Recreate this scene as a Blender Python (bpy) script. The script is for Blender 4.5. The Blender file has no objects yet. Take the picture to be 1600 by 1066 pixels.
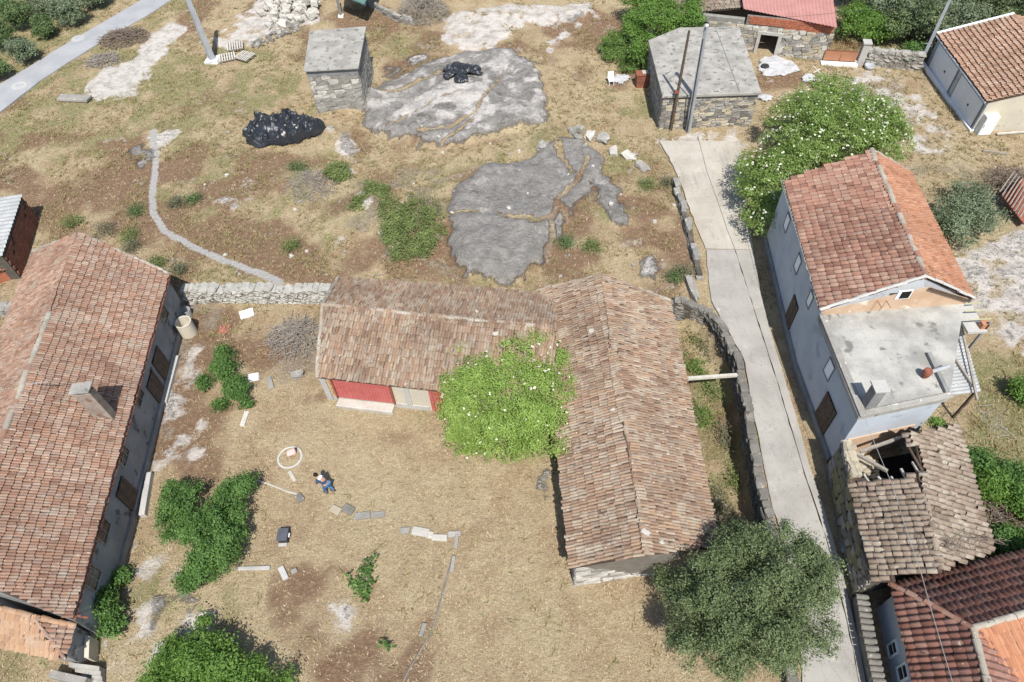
import bpy, bmesh, math, random
import numpy as np
from mathutils import Vector, Matrix

# ------------------------------------------------------------------ camera, sky, sun
scene = bpy.context.scene
F_PX, CX, CY, CAM_H = 1067.0, 800.0, 533.0, 32.0
PITCH, ROLL = math.radians(51.5), math.radians(-3.0)
_fw = np.array([0, math.cos(PITCH), -math.sin(PITCH)])
_r0 = np.array([1.0, 0, 0]); _u0 = np.cross(_r0, _fw)
_rt = math.cos(ROLL) * _r0 + math.sin(ROLL) * _u0
_up = -math.sin(ROLL) * _r0 + math.cos(ROLL) * _u0
cam = bpy.data.cameras.new('camera'); cam_o = bpy.data.objects.new('camera', cam)
scene.collection.objects.link(cam_o)
cam_o.matrix_world = Matrix(((_rt[0], _up[0], -_fw[0], 0), (_rt[1], _up[1], -_fw[1], 0),
                             (_rt[2], _up[2], -_fw[2], CAM_H), (0, 0, 0, 1)))
cam.sensor_width = 36; cam.lens = F_PX / 1600 * 36; cam.clip_end = 3000
scene.camera = cam_o

SUN_EL, SHADOW_AZ = math.radians(58), math.radians(-9.0)
world = bpy.data.worlds.new('World'); scene.world = world; world.use_nodes = True
_nt = world.node_tree; _bg = _nt.nodes['Background']
_sky = _nt.nodes.new('ShaderNodeTexSky'); _sky.sky_type = 'NISHITA'; _sky.sun_disc = False
_sky.sun_elevation = SUN_EL; _sky.sun_rotation = math.pi + SHADOW_AZ
_nt.links.new(_sky.outputs[0], _bg.inputs[0]); _bg.inputs[1].default_value = 0.115
sun = bpy.data.lights.new('sun', 'SUN'); sun.energy = 4.6; sun.angle = math.radians(0.5); sun.color = (1, 0.97, 0.925)
sun_o = bpy.data.objects.new('sun', sun); scene.collection.objects.link(sun_o)
sun_o.location = (0, -30, 60)
_d = Vector((math.sin(SHADOW_AZ) * math.cos(SUN_EL), math.cos(SHADOW_AZ) * math.cos(SUN_EL), -math.sin(SUN_EL)))
sun_o.rotation_euler = _d.to_track_quat('-Z', 'Y').to_euler()
vs = scene.view_settings; vs.view_transform = 'Standard'; vs.look = 'None'; vs.exposure = 0.45; vs.gamma = 1
vs.use_curve_mapping = False

# ------------------------------------------------------------------ helpers
COL = scene.collection
rng = random.Random(7); nrg = np.random.default_rng(7)

def ray(px, py):
    return (px - CX) / F_PX * _rt - (py - CY) / F_PX * _up + _fw
def P(px, py, z=0.0):
    d = ray(px, py); t = (z - CAM_H) / d[2]
    return np.array([d[0] * t, d[1] * t, z])
def PX(p):
    v = np.asarray(p, float) - np.array([0, 0, CAM_H]); z = v @ _fw
    return CX + F_PX * (v @ _rt) / z, CY - F_PX * (v @ _up) / z
def onplane(px, py, p0, n):
    d = ray(px, py); o = np.array([0, 0, CAM_H]); t = ((np.asarray(p0) - o) @ n) / (d @ n)
    return o + d * t
def nz(v):
    v = np.asarray(v, float); return v / (np.linalg.norm(v) + 1e-12)

_lat = np.random.default_rng(3).random((256, 256))
def vnoise(x, y, s, off=0):
    x = np.asarray(x) / s + off * 17.3; y = np.asarray(y) / s + off * 9.1
    xi = np.floor(x).astype(int); yi = np.floor(y).astype(int)
    fx = x - xi; fy = y - yi; fx = fx * fx * (3 - 2 * fx); fy = fy * fy * (3 - 2 * fy)
    a = _lat[xi % 256, yi % 256]; b = _lat[(xi + 1) % 256, yi % 256]
    c = _lat[xi % 256, (yi + 1) % 256]; d = _lat[(xi + 1) % 256, (yi + 1) % 256]
    return (a * (1 - fx) + b * fx) * (1 - fy) + (c * (1 - fx) + d * fx) * fy
def fbm(x, y, s, o=4, off=0):
    r = 0; a = 0.5; t = 0
    for k in range(o):
        r = r + a * vnoise(x, y, s / 2 ** k, off + k); t += a; a *= 0.5
    return r / t

class MB:
    """collects shapes; build() links them as one mesh object"""
    def __init__(s): s.v = []; s.f = []; s.n = 0
    def add(s, v, f):
        v = [tuple(map(float, p)) for p in v]
        s.v += v; s.f += [tuple(i + s.n for i in q) for q in f]; s.n += len(v); return s
    def box(s, c, dx, dy, dz, ax=None, jit=0):
        """c centre; ax three unit axes; full sizes"""
        c = np.asarray(c, float)
        X, Y, Z = ax if ax is not None else np.eye(3)
        vs_ = []
        for k in (-1, 1):
            for a, b in ((-1, -1), (1, -1), (1, 1), (-1, 1)):
                p = c + np.asarray(X) * a * dx / 2 + np.asarray(Y) * b * dy / 2 + np.asarray(Z) * k * dz / 2
                if jit: p = p + nrg.uniform(-jit, jit, 3)
                vs_.append(p)
        return s.add(vs_, [(3, 2, 1, 0), (4, 5, 6, 7), (0, 1, 5, 4), (1, 2, 6, 5), (2, 3, 7, 6), (3, 0, 4, 7)])
    def beam(s, a, b, w, h=None, jit=0):
        a = np.asarray(a, float); b = np.asarray(b, float); h = h or w
        Y = nz(b - a); X = np.cross(Y, (0, 0, 1.0))
        X = nz(X) if np.linalg.norm(X) > 1e-4 else np.array([1.0, 0, 0])
        Z = np.cross(X, Y)
        return s.box((a + b) / 2, w, np.linalg.norm(b - a), h, (X, Y, Z), jit)
    def tube(s, pts, r0, r1=None, n=8, cap=True):
        pts = [np.asarray(p, float) for p in pts]; r1 = r0 if r1 is None else r1
        m = len(pts); vs_ = []; fs = []
        for i, p in enumerate(pts):
            t = nz(pts[min(i + 1, m - 1)] - pts[max(i - 1, 0)])
            a = np.cross(t, (0, 0, 1.0)) if abs(t[2]) < .95 else np.cross(t, (1.0, 0, 0))
            a = nz(a); b = np.cross(t, a); r = r0 + (r1 - r0) * i / max(m - 1, 1)
            for k in range(n):
                q = 2 * math.pi * k / n; vs_.append(p + r * (a * math.cos(q) + b * math.sin(q)))
        for i in range(m - 1):
            for k in range(n):
                k2 = (k + 1) % n; fs.append((i * n + k, i * n + k2, (i + 1) * n + k2, (i + 1) * n + k))
        if cap: fs += [tuple(range(n)), tuple(range((m - 1) * n, m * n))[::-1]]
        return s.add(vs_, fs)
    def lathe(s, c, prof, n=20, closed=False):
        vs_ = []; fs = []
        for r, z in prof:
            for k in range(n):
                q = 2 * math.pi * k / n; vs_.append((c[0] + r * math.cos(q), c[1] + r * math.sin(q), c[2] + z))
        m = len(prof)
        for i in range(m - 1 + (1 if closed else 0)):
            j = (i + 1) % m
            for k in range(n):
                k2 = (k + 1) % n; fs.append((i * n + k, i * n + k2, j * n + k2, j * n + k))
        return s.add(vs_, fs)
    def prism(s, poly, z0, z1):
        """poly xy list; z0,z1 scalars or lists"""
        n = len(poly); z0 = [z0] * n if np.isscalar(z0) else z0; z1 = [z1] * n if np.isscalar(z1) else z1
        v = [(p[0], p[1], z) for p, z in zip(poly, z0)] + [(p[0], p[1], z) for p, z in zip(poly, z1)]
        f = [tuple(range(n))[::-1], tuple(range(n, 2 * n))] + [(i, (i + 1) % n, n + (i + 1) % n, n + i) for i in range(n)]
        return s.add(v, f)
    def slab(s, quad, t):
        """thick plate hanging t below a quad"""
        q = [np.asarray(p, float) for p in quad]; n = nz(np.cross(q[1] - q[0], q[-1] - q[0]))
        if n[2] < 0: n = -n
        m = len(q); v = q + [p - n * t for p in q]
        return s.add(v, [tuple(range(m)), tuple(range(m, 2 * m))[::-1]] + [(i, m + i, m + (i + 1) % m, (i + 1) % m) for i in range(m)])
    def mesh(s, name, origin=(0, 0, 0), smooth=False):
        me = bpy.data.meshes.new(name); o = np.asarray(origin, float)
        me.from_pydata([tuple(np.asarray(p) - o) for p in s.v], [], s.f)
        me.validate(); bm = bmesh.new(); bm.from_mesh(me); bmesh.ops.recalc_face_normals(bm, faces=bm.faces)
        bm.to_mesh(me); bm.free()
        if smooth: me.polygons.foreach_set('use_smooth', [True] * len(me.polygons))
        return me
    def build(s, name, mat, parent=None, smooth=False, bevel=0, kind=None, label=None):
        org = origin_of(parent)
        o = bpy.data.objects.new(name, s.mesh(name, org, smooth)); COL.objects.link(o)
        o.data.materials.append(mat)
        if parent is not None: o.parent = parent
        if bevel:
            b = o.modifiers.new('bevel', 'BEVEL'); b.width = bevel; b.segments = 2; b.limit_method = 'ANGLE'
        if kind: o['kind'] = kind
        if label: o['label'] = label
        return o

def origin_of(parent):
    p = parent; o = np.zeros(3)
    while p is not None: o = o + np.array(p.location); p = p.parent
    return o
def raw_mesh(name, v, f, mat, parent=None, smooth=False, kind=None, label=None):
    """large arrays: v (n,3), f (m,k)"""
    me = bpy.data.meshes.new(name); v = np.asarray(v, np.float32) - origin_of(parent).astype(np.float32)
    f = np.asarray(f, np.int32); k = f.shape[1]
    me.vertices.add(len(v)); me.vertices.foreach_set('co', v.ravel())
    me.loops.add(f.size); me.loops.foreach_set('vertex_index', f.ravel())
    me.polygons.add(len(f)); me.polygons.foreach_set('loop_start', np.arange(0, f.size, k, dtype=np.int32))
    me.polygons.foreach_set('use_smooth', np.full(len(f), bool(smooth)))
    me.update(calc_edges=True)
    o = bpy.data.objects.new(name, me); COL.objects.link(o); me.materials.append(mat)
    if parent is not None: o.parent = parent
    if kind: o['kind'] = kind
    if label: o['label'] = label
    return o
def tag(o, label, cat, group=None):
    o['label'] = label; o['category'] = cat
    if group: o['group'] = group
    return o
def thing(name, label, cat, loc, group=None):
    o = bpy.data.objects.new(name, None); COL.objects.link(o); o.location = tuple(map(float, loc)); o.empty_display_size = .3
    return tag(o, label, cat, group)
def struct(o):
    o['kind'] = 'structure'; return o
def inst(name, me, parent, loc, X, Y, Z, mat=None):
    """object sharing mesh data; X,Y,Z scaled axes"""
    o = bpy.data.objects.new(name, me); COL.objects.link(o)
    l = np.asarray(loc, float) - origin_of(parent)
    o.parent = parent
    M = Matrix(((X[0], Y[0], Z[0], l[0]), (X[1], Y[1], Z[1], l[1]), (X[2], Y[2], Z[2], l[2]), (0, 0, 0, 1)))
    o.matrix_basis = M
    return o

# ------------------------------------------------------------------ materials
class NT:
    def __init__(s, name, rough=0.9, spec=0.15):
        s.m = bpy.data.materials.new(name); s.m.use_nodes = True; s.t = s.m.node_tree
        s.b = s.t.nodes['Principled BSDF']; s.b.inputs['Roughness'].default_value = rough
        s.b.inputs['Specular IOR Level'].default_value = spec
        s.g = s.t.nodes.new('ShaderNodeNewGeometry'); s.oi = s.t.nodes.new('ShaderNodeObjectInfo')
        s.tc = s.t.nodes.new('ShaderNodeTexCoord')
    def set(s, sock, v):
        if isinstance(v, bpy.types.NodeSocket): s.t.links.new(v, sock)
        elif isinstance(v, tuple) and len(v) == 3 and sock.type == 'RGBA': sock.default_value = (*v, 1)
        else: sock.default_value = v
    def noise(s, scale, detail=4, vec=None, rough=0.55, dist=0):
        n = s.t.nodes.new('ShaderNodeTexNoise'); n.inputs['Scale'].default_value = scale
        n.inputs['Detail'].default_value = detail; n.inputs['Roughness'].default_value = rough
        n.inputs['Distortion'].default_value = dist
        s.t.links.new(vec if vec is not None else s.g.outputs['Position'], n.inputs['Vector']); return n.outputs[0]
    def voro(s, scale, vec=None, feat='F1', rnd=1):
        n = s.t.nodes.new('ShaderNodeTexVoronoi'); n.inputs['Scale'].default_value = scale; n.feature = feat
        n.inputs['Randomness'].default_value = rnd
        s.t.links.new(vec if vec is not None else s.g.outputs['Position'], n.inputs['Vector']); return n.outputs[0]
    def stretch(s, sc, rotz=0, src=None):
        n = s.t.nodes.new('ShaderNodeMapping'); n.inputs['Scale'].default_value = sc; n.inputs['Rotation'].default_value = (0, 0, rotz)
        s.t.links.new(src if src is not None else s.g.outputs['Position'], n.inputs['Vector']); return n.outputs[0]
    def math(s, op, a, b=0.0, c=None, clamp=False):
        n = s.t.nodes.new('ShaderNodeMath'); n.operation = op; n.use_clamp = clamp
        s.set(n.inputs[0], a); s.set(n.inputs[1], b)
        if c is not None: s.set(n.inputs[2], c)
        return n.outputs[0]
    def step(s, x, lo, hi):
        n = s.t.nodes.new('ShaderNodeMapRange'); n.interpolation_type = 'SMOOTHSTEP'
        s.set(n.inputs[0], x); n.inputs[1].default_value = lo; n.inputs[2].default_value = hi
        return n.outputs[0]
    def ramp(s, x, stops, const=False):
        n = s.t.nodes.new('ShaderNodeValToRGB'); r = n.color_ramp
        if const: r.interpolation = 'CONSTANT'
        while len(r.elements) < len(stops): r.elements.new(0.5)
        for e, (p, c) in zip(r.elements, stops): e.position = p; e.color = (*c, 1)
        s.set(n.inputs[0], x); return n.outputs[0]
    def mix(s, fac, a, b, mode='MIX'):
        n = s.t.nodes.new('ShaderNodeMix'); n.data_type = 'RGBA'; n.blend_type = mode
        s.set(n.inputs[0], fac); s.set(n.inputs[6], a); s.set(n.inputs[7], b); return n.outputs[2]
    def attr(s, name):
        n = s.t.nodes.new('ShaderNodeAttribute'); n.attribute_name = name
        p = s.t.nodes.new('ShaderNodeSeparateColor'); s.t.links.new(n.outputs['Color'], p.inputs[0]); return p.outputs
    def rnd(s):
        return s.math('FRACT', s.math('ADD', s.g.outputs['Random Per Island'], s.oi.outputs['Random']))
    def bump(s, h, dist=0.05, strength=0.6):
        n = s.t.nodes.new('ShaderNodeBump'); n.inputs['Distance'].default_value = dist; n.inputs['Strength'].default_value = strength
        s.set(n.inputs['Height'], h); s.t.links.new(n.outputs[0], s.b.inputs['Normal'])
    def color(s, c): s.set(s.b.inputs['Base Color'], c); return s

M = {}
def plain(name, a, b, scale=3, rough=0.85, bump=0.02, fine=25, var=0.35, spec=0.2, spots=None):
    """weathered surface: two tones in patches, fine grain, per-piece variation"""
    n = NT(name, rough, spec)
    c = n.mix(n.step(n.noise(scale, 5), 0.3, 0.7), a, b)
    c = n.mix(n.math('MULTIPLY', n.math('ABSOLUTE', n.math('SUBTRACT', n.noise(fine, 3), 0.5)), 1.6), c, tuple(x * .45 for x in a))
    r = n.rnd()
    c = n.mix(n.math('MULTIPLY', r, var), c, tuple(min(1, x * .55) for x in a))
    if spots:
        c = n.mix(n.step(n.noise(spots[1], 4), spots[2], spots[2] + .08), c, spots[0])
    n.color(c); n.bump(n.noise(fine, 4), bump, 0.7); M[name] = n.m; return n.m

def tile_mat(name, cols, lichen, lamt=0.58, dark=0.5, lscale=0.9):
    n = NT(name, 0.9, 0.1); r = n.rnd()
    k = len(cols); c = n.ramp(r, [(i / (k - 1), q) for i, q in enumerate(cols)])
    big = n.noise(0.35, 4)
    c = n.mix(n.math('MULTIPLY', n.step(big, 0.35, 0.7), dark), c, tuple(x * .5 for x in cols[0]))
    c = n.mix(n.math('MULTIPLY', n.step(n.noise(lscale, 6, rough=.7), lamt, lamt + .16), .8), c, lichen)
    c = n.mix(n.step(n.noise(7, 3), 0.66, 0.72), c, tuple(min(1, x * 1.5) for x in lichen))
    c = n.mix(n.math('MULTIPLY', n.step(n.noise(2.3, 5, rough=.7), 0.61, 0.70), .85), c, (0.06, 0.048, 0.04))
    c = n.mix(n.math('MULTIPLY', n.noise(30, 2), .5), c, tuple(x * .5 for x in cols[1]))
    n.color(c); n.bump(n.noise(22, 3), .02, .6); M[name] = n.m; return n.m

def leaf_mat(name, cols, trans=0.35, rough=0.55):
    n = NT(name, rough, 0.3); r = n.rnd()
    k = len(cols); c = n.ramp(r, [(i / (k - 1), q) for i, q in enumerate(cols)])
    c = n.mix(n.math('MULTIPLY', n.step(n.noise(1.1, 3), .35, .7), .45), c, cols[0])
    n.color(c)
    tr = n.t.nodes.new('ShaderNodeBsdfTranslucent'); n.set(tr.inputs[0], n.mix(.5, c, tuple(min(1, x * 1.5) for x in cols[-1])))
    mx = n.t.nodes.new('ShaderNodeMixShader'); mx.inputs[0].default_value = trans
    out = n.t.nodes['Material Output']
    n.t.links.new(n.b.outputs[0], mx.inputs[1]); n.t.links.new(tr.outputs[0], mx.inputs[2]); n.t.links.new(mx.outputs[0], out.inputs[0])
    M[name] = n.m; return n.m

tile_mat('tile_house', [(.21, .122, .088), (.29, .17, .118), (.345, .205, .14), (.39, .24, .165), (.29, .21, .165), (.365, .26, .195), (.45, .335, .255)], (.36, .32, .255), .52, .4, 1.2)
tile_mat('tile_yellowed', [(.33, .20, .125), (.42, .265, .165), (.48, .315, .20), (.40, .28, .20)], (.42, .37, .29), .56, .25)
tile_mat('tile_barn', [(.20, .13, .092), (.275, .18, .125), (.335, .225, .15), (.40, .275, .18), (.28, .215, .165), (.36, .285, .21), (.45, .365, .27)], (.41, .36, .28), .50, .4, 1.3)
tile_mat('tile_villa', [(.19, .10, .075), (.30, .16, .115), (.37, .205, .145), (.31, .20, .155), (.42, .275, .20)], (.38, .31, .25), .60, .3)
tile_mat('tile_orange', [(.38, .175, .095), (.46, .215, .12), (.50, .25, .145), (.42, .215, .13)], (.42, .31, .22), .66, .2)
tile_mat('tile_villa_east', [(.26, .125, .075), (.38, .185, .11), (.45, .225, .135), (.36, .195, .13), (.48, .27, .175)], (.42, .32, .23), .62, .25)
tile_mat('tile_ruin', [(.20, .15, .11), (.28, .22, .165), (.35, .285, .22), (.30, .22, .165), (.42, .36, .285)], (.46, .42, .33), .52, .3)
tile_mat('tile_cottage', [(.17, .085, .065), (.24, .115, .085), (.30, .145, .108), (.24, .14, .115), (.34, .20, .15)], (.33, .27, .21), .68, .3)
tile_mat('tile_garage', [(.24, .145, .10), (.34, .205, .14), (.42, .265, .185), (.34, .235, .175), (.48, .345, .255)], (.45, .36, .27), .58, .3)
tile_mat('ridge_mortar', [(.27, .245, .20), (.38, .345, .28), (.35, .27, .205), (.44, .41, .34)], (.46, .43, .36), .5, .3)
plain('under_roof', (.07, .05, .04), (.11, .075, .055), 2)
plain('plaster_white', (.43, .46, .49), (.51, .535, .555), .6, .9, .01, 18, .05, .1, ((.34, .37, .40), .9, .60))
plain('plaster_grey', (.22, .225, .225), (.32, .315, .305), .7, .9, .015, 14, .1, .1, ((.12, .11, .10), 1.1, .58))
plain('chimney_render', (.26, .205, .165), (.36, .30, .25), 1.6, .95, .02, 12, .1, .1, ((.20, .12, .09), 1.8, .56))
plain('plaster_cream', (.58, .52, .40), (.50, .46, .38), 1, .9, .01, 18, .1, .1, ((.40, .36, .28), 1.6, .62))
plain('plaster_peach', (.50, .34, .22), (.58, .43, .31), 1.2, .9, .01, 14, .1, .1, ((.62, .55, .45), 1.3, .60))
plain('stone', (.28, .265, .235), (.40, .375, .33), 1.5, .95, .05, 14, .55, .1, ((.50, .49, .44), 3.5, .62))
plain('stone_pale', (.48, .45, .39), (.60, .57, .50), 1.5, .95, .05, 14, .4, .1, ((.32, .30, .27), 3.0, .66))
plain('stone_lichen', (.36, .345, .30), (.47, .45, .40), 2.2, .95, .06, 9, .3, .1, ((.20, .19, .165), 4.0, .58))
plain('stone_moss', (.24, .215, .125), (.31, .28, .17), 2.2, .95, .05, 12, .4, .1, ((.20, .19, .165), 4.0, .6))
plain('stone_warm', (.42, .36, .26), (.50, .45, .35), 1.5, .95, .04, 14, .45, .1, ((.33, .31, .28), 2.5, .6))
plain('stone_dark', (.17, .16, .14), (.26, .24, .21), 1.5, .95, .05, 14, .5, .1, ((.34, .32, .26), 3, .63))
plain('mortar', (.20, .18, .15), (.28, .25, .21), 3)
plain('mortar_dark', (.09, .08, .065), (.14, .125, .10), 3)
plain('concrete_roof', (.265, .25, .225), (.40, .38, .335), 1.1, .95, .015, 9, .1, .1, ((.17, .16, .14), 2.4, .57))
plain('concrete_terrace', (.27, .26, .235), (.46, .445, .40), .7, .95, .01, 9, .1, .1, ((.17, .165, .15), 1.1, .59))
plain('concrete', (.40, .39, .36), (.50, .48, .44), 1, .9, .01, 12, .2)
plain('concrete_dark', (.20, .20, .195), (.28, .275, .26), 1.5, .9, .01, 12, .15)
plain('fibre_cement', (.33, .335, .33), (.45, .45, .435), .8, .95, .01, 9, .15, .1, ((.58, .58, .50), 3, .62))
plain('brick', (.38, .125, .07), (.48, .19, .11), 4, .9, .02, 20, .5)
plain('brick_dark', (.24, .10, .065), (.32, .135, .085), 4, .9, .02, 20, .5)
plain('brick_tan', (.52, .30, .16), (.58, .37, .22), 4, .9, .01, 20, .3)
plain('wood_grey', (.25, .22, .185), (.36, .325, .275), 4, .9, .015, 22, .4)
plain('wood_brown', (.10, .07, .05), (.155, .115, .085), 4, .85, .015, 22, .4)
plain('wood_pale', (.50, .46, .39), (.60, .56, .48), 4, .9, .015, 22, .4)
plain('twig', (.17, .13, .10), (.28, .225, .175), 3, .95, .01, 22, .6)
plain('bark', (.13, .10, .075), (.21, .17, .13), 5, .95, .03, 22, .3)
plain('rust', (.20, .07, .045), (.30, .115, .07), 4, .8, .01, 22, .2)
plain('paint_red', (.44, .105, .095), (.50, .14, .125), 2, .7, .005, 16, .12, .3, ((.34, .06, .05), 3, .63))
plain('metal_pink', (.40, .19, .16), (.46, .235, .20), 1, .6, .004, 10, .1, .3)
plain('paint_brown', (.36, .17, .095), (.42, .20, .11), 2, .6, .003, 14, .1, .3)
plain('metal_grey', (.33, .34, .35), (.42, .43, .44), 1.5, .6, .003, 14, .1, .4)
plain('door_grey', (.76, .79, .80), (.80, .83, .84), 1, .6, .003, 9, .05, .3)
plain('white_paint', (.76, .76, .74), (.82, .82, .80), 1.5, .6, .003, 10, .06, .3)
plain('shutter_white', (.86, .87, .88), (.88, .89, .90), 1.5, .5, .003, 10, .0, .3)
plain('white_sheet', (.40, .395, .39), (.50, .495, .49), 2, .7, .02, 8, .1, .3)
plain('rubber', (.03, .03, .032), (.05, .05, .05), 4, .7, .004, 20, .1, .3)
plain('black_plastic', (.018, .02, .024), (.03, .032, .036), 2, .32, .05, 6, .1, .5)
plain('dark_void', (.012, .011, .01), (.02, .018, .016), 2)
plain('window_glass', (.02, .024, .028), (.035, .04, .045), 2, .15, .002, 4, .3, .5)
plain('case_grey', (.075, .08, .095), (.095, .10, .115), 2, .5, .003, 20, .05, .4)
plain('pink_cloth', (.62, .38, .34), (.70, .48, .44), 5, .9, .02, 12, .1)
plain('red_mat', (.36, .10, .085), (.42, .13, .11), 5, .95, .01, 22, .1)
plain('asphalt', (.30, .305, .31), (.37, .37, .37), .5, .9, .004, 30, .05)
plain('green_mesh', (.10, .19, .17), (.14, .24, .21), 3)
plain('skin', (.45, .26, .18), (.50, .30, .21), 6, .6, .002, 30, .05)
plain('shirt_blue', (.035, .055, .11), (.05, .08, .16), 6, .9, .01, 22, .1)
plain('jeans', (.05, .13, .27), (.075, .18, .34), 6, .9, .01, 22, .1)
plain('shoe', (.05, .045, .04), (.08, .07, .06), 6)
plain('hair', (.012, .009, .008), (.02, .015, .012), 9, .6, .01, 40, .1)
plain('petal', (.66, .67, .50), (.74, .74, .60), 5, .8, .01, 30, .2)
plain('cable', (.05, .05, .05), (.08, .08, .08), 3, .6)
plain('cable_white', (.30, .295, .28), (.38, .375, .36), 3, .6)
plain('terracotta', (.48, .22, .12), (.54, .27, .16), 3)
plain('gate_yellow', (.50, .47, .26), (.56, .53, .33), 2)
leaf_mat('leaf_elder', [(.17, .26, .055), (.245, .355, .08), (.315, .435, .11), (.40, .51, .16)], .4)
leaf_mat('leaf_elder_dark', [(.07, .13, .03), (.13, .215, .05), (.19, .285, .075), (.25, .345, .105)], .35)
leaf_mat('leaf_elder_mid', [(.12, .19, .045), (.185, .275, .068), (.25, .345, .095), (.32, .41, .13)], .38)
leaf_mat('leaf_bush', [(.045, .105, .024), (.085, .17, .038), (.125, .225, .054), (.17, .28, .075)], .3)
leaf_mat('leaf_oak', [(.06, .088, .034), (.108, .148, .06), (.16, .205, .088), (.23, .275, .13)], .25)
leaf_mat('leaf_olive', [(.09, .12, .062), (.145, .185, .10), (.205, .25, .145), (.27, .31, .20)], .25)
leaf_mat('leaf_pine', [(.06, .10, .036), (.10, .16, .055), (.145, .21, .078), (.185, .245, .10)], .25)
leaf_mat('leaf_bramble', [(.10, .14, .04), (.155, .215, .06), (.205, .27, .085), (.26, .25, .12)], .3)
leaf_mat('leaf_bright', [(.075, .155, .03), (.13, .235, .045), (.18, .30, .062), (.24, .36, .085)], .4)
leaf_mat('leaf_scrub', [(.12, .12, .07), (.18, .17, .10), (.15, .165, .085), (.24, .215, .145)], .25)
leaf_mat('grass_dry', [(.345, .272, .165), (.45, .365, .225), (.54, .45, .285), (.385, .29, .185)], .25, .9)
leaf_mat('grass_gold', [(.20, .155, .075), (.29, .23, .11), (.37, .305, .155), (.25, .24, .105)], .25, .9)
leaf_mat('grass_green', [(.15, .18, .06), (.23, .255, .09), (.33, .32, .14), (.19, .225, .065)], .3, .9)

# ------------------------------------------------------------------ ground masks (drawn on the terrain)
def px2xy(lst, z=0): return np.array([P(a, b, z)[:2] for a, b in lst])
def polydist(X, Y, poly):
    """signed distance, + inside"""
    X = np.asarray(X); d = np.full(X.shape, 1e9); ins = np.zeros(X.shape, bool)
    n = len(poly)
    for i in range(n):
        a = poly[i]; b = poly[(i + 1) % n]; e = b - a; L = e @ e + 1e-9
        t = np.clip(((X - a[0]) * e[0] + (Y - a[1]) * e[1]) / L, 0, 1)
        d = np.minimum(d, np.hypot(X - a[0] - t * e[0], Y - a[1] - t * e[1]))
        c = ((a[1] > Y) != (b[1] > Y)) & (X < (b[0] - a[0]) * (Y - a[1]) / (b[1] - a[1] + 1e-12) + a[0])
        ins ^= c
    return np.where(ins, d, -d)
def linedist(X, Y, pts):
    d = np.full(np.shape(X), 1e9)
    for a, b in zip(pts[:-1], pts[1:]):
        e = b - a; L = e @ e + 1e-9; t = np.clip(((X - a[0]) * e[0] + (Y - a[1]) * e[1]) / L, 0, 1)
        d = np.minimum(d, np.hypot(X - a[0] - t * e[0], Y - a[1] - t * e[1]))
    return d
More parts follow.
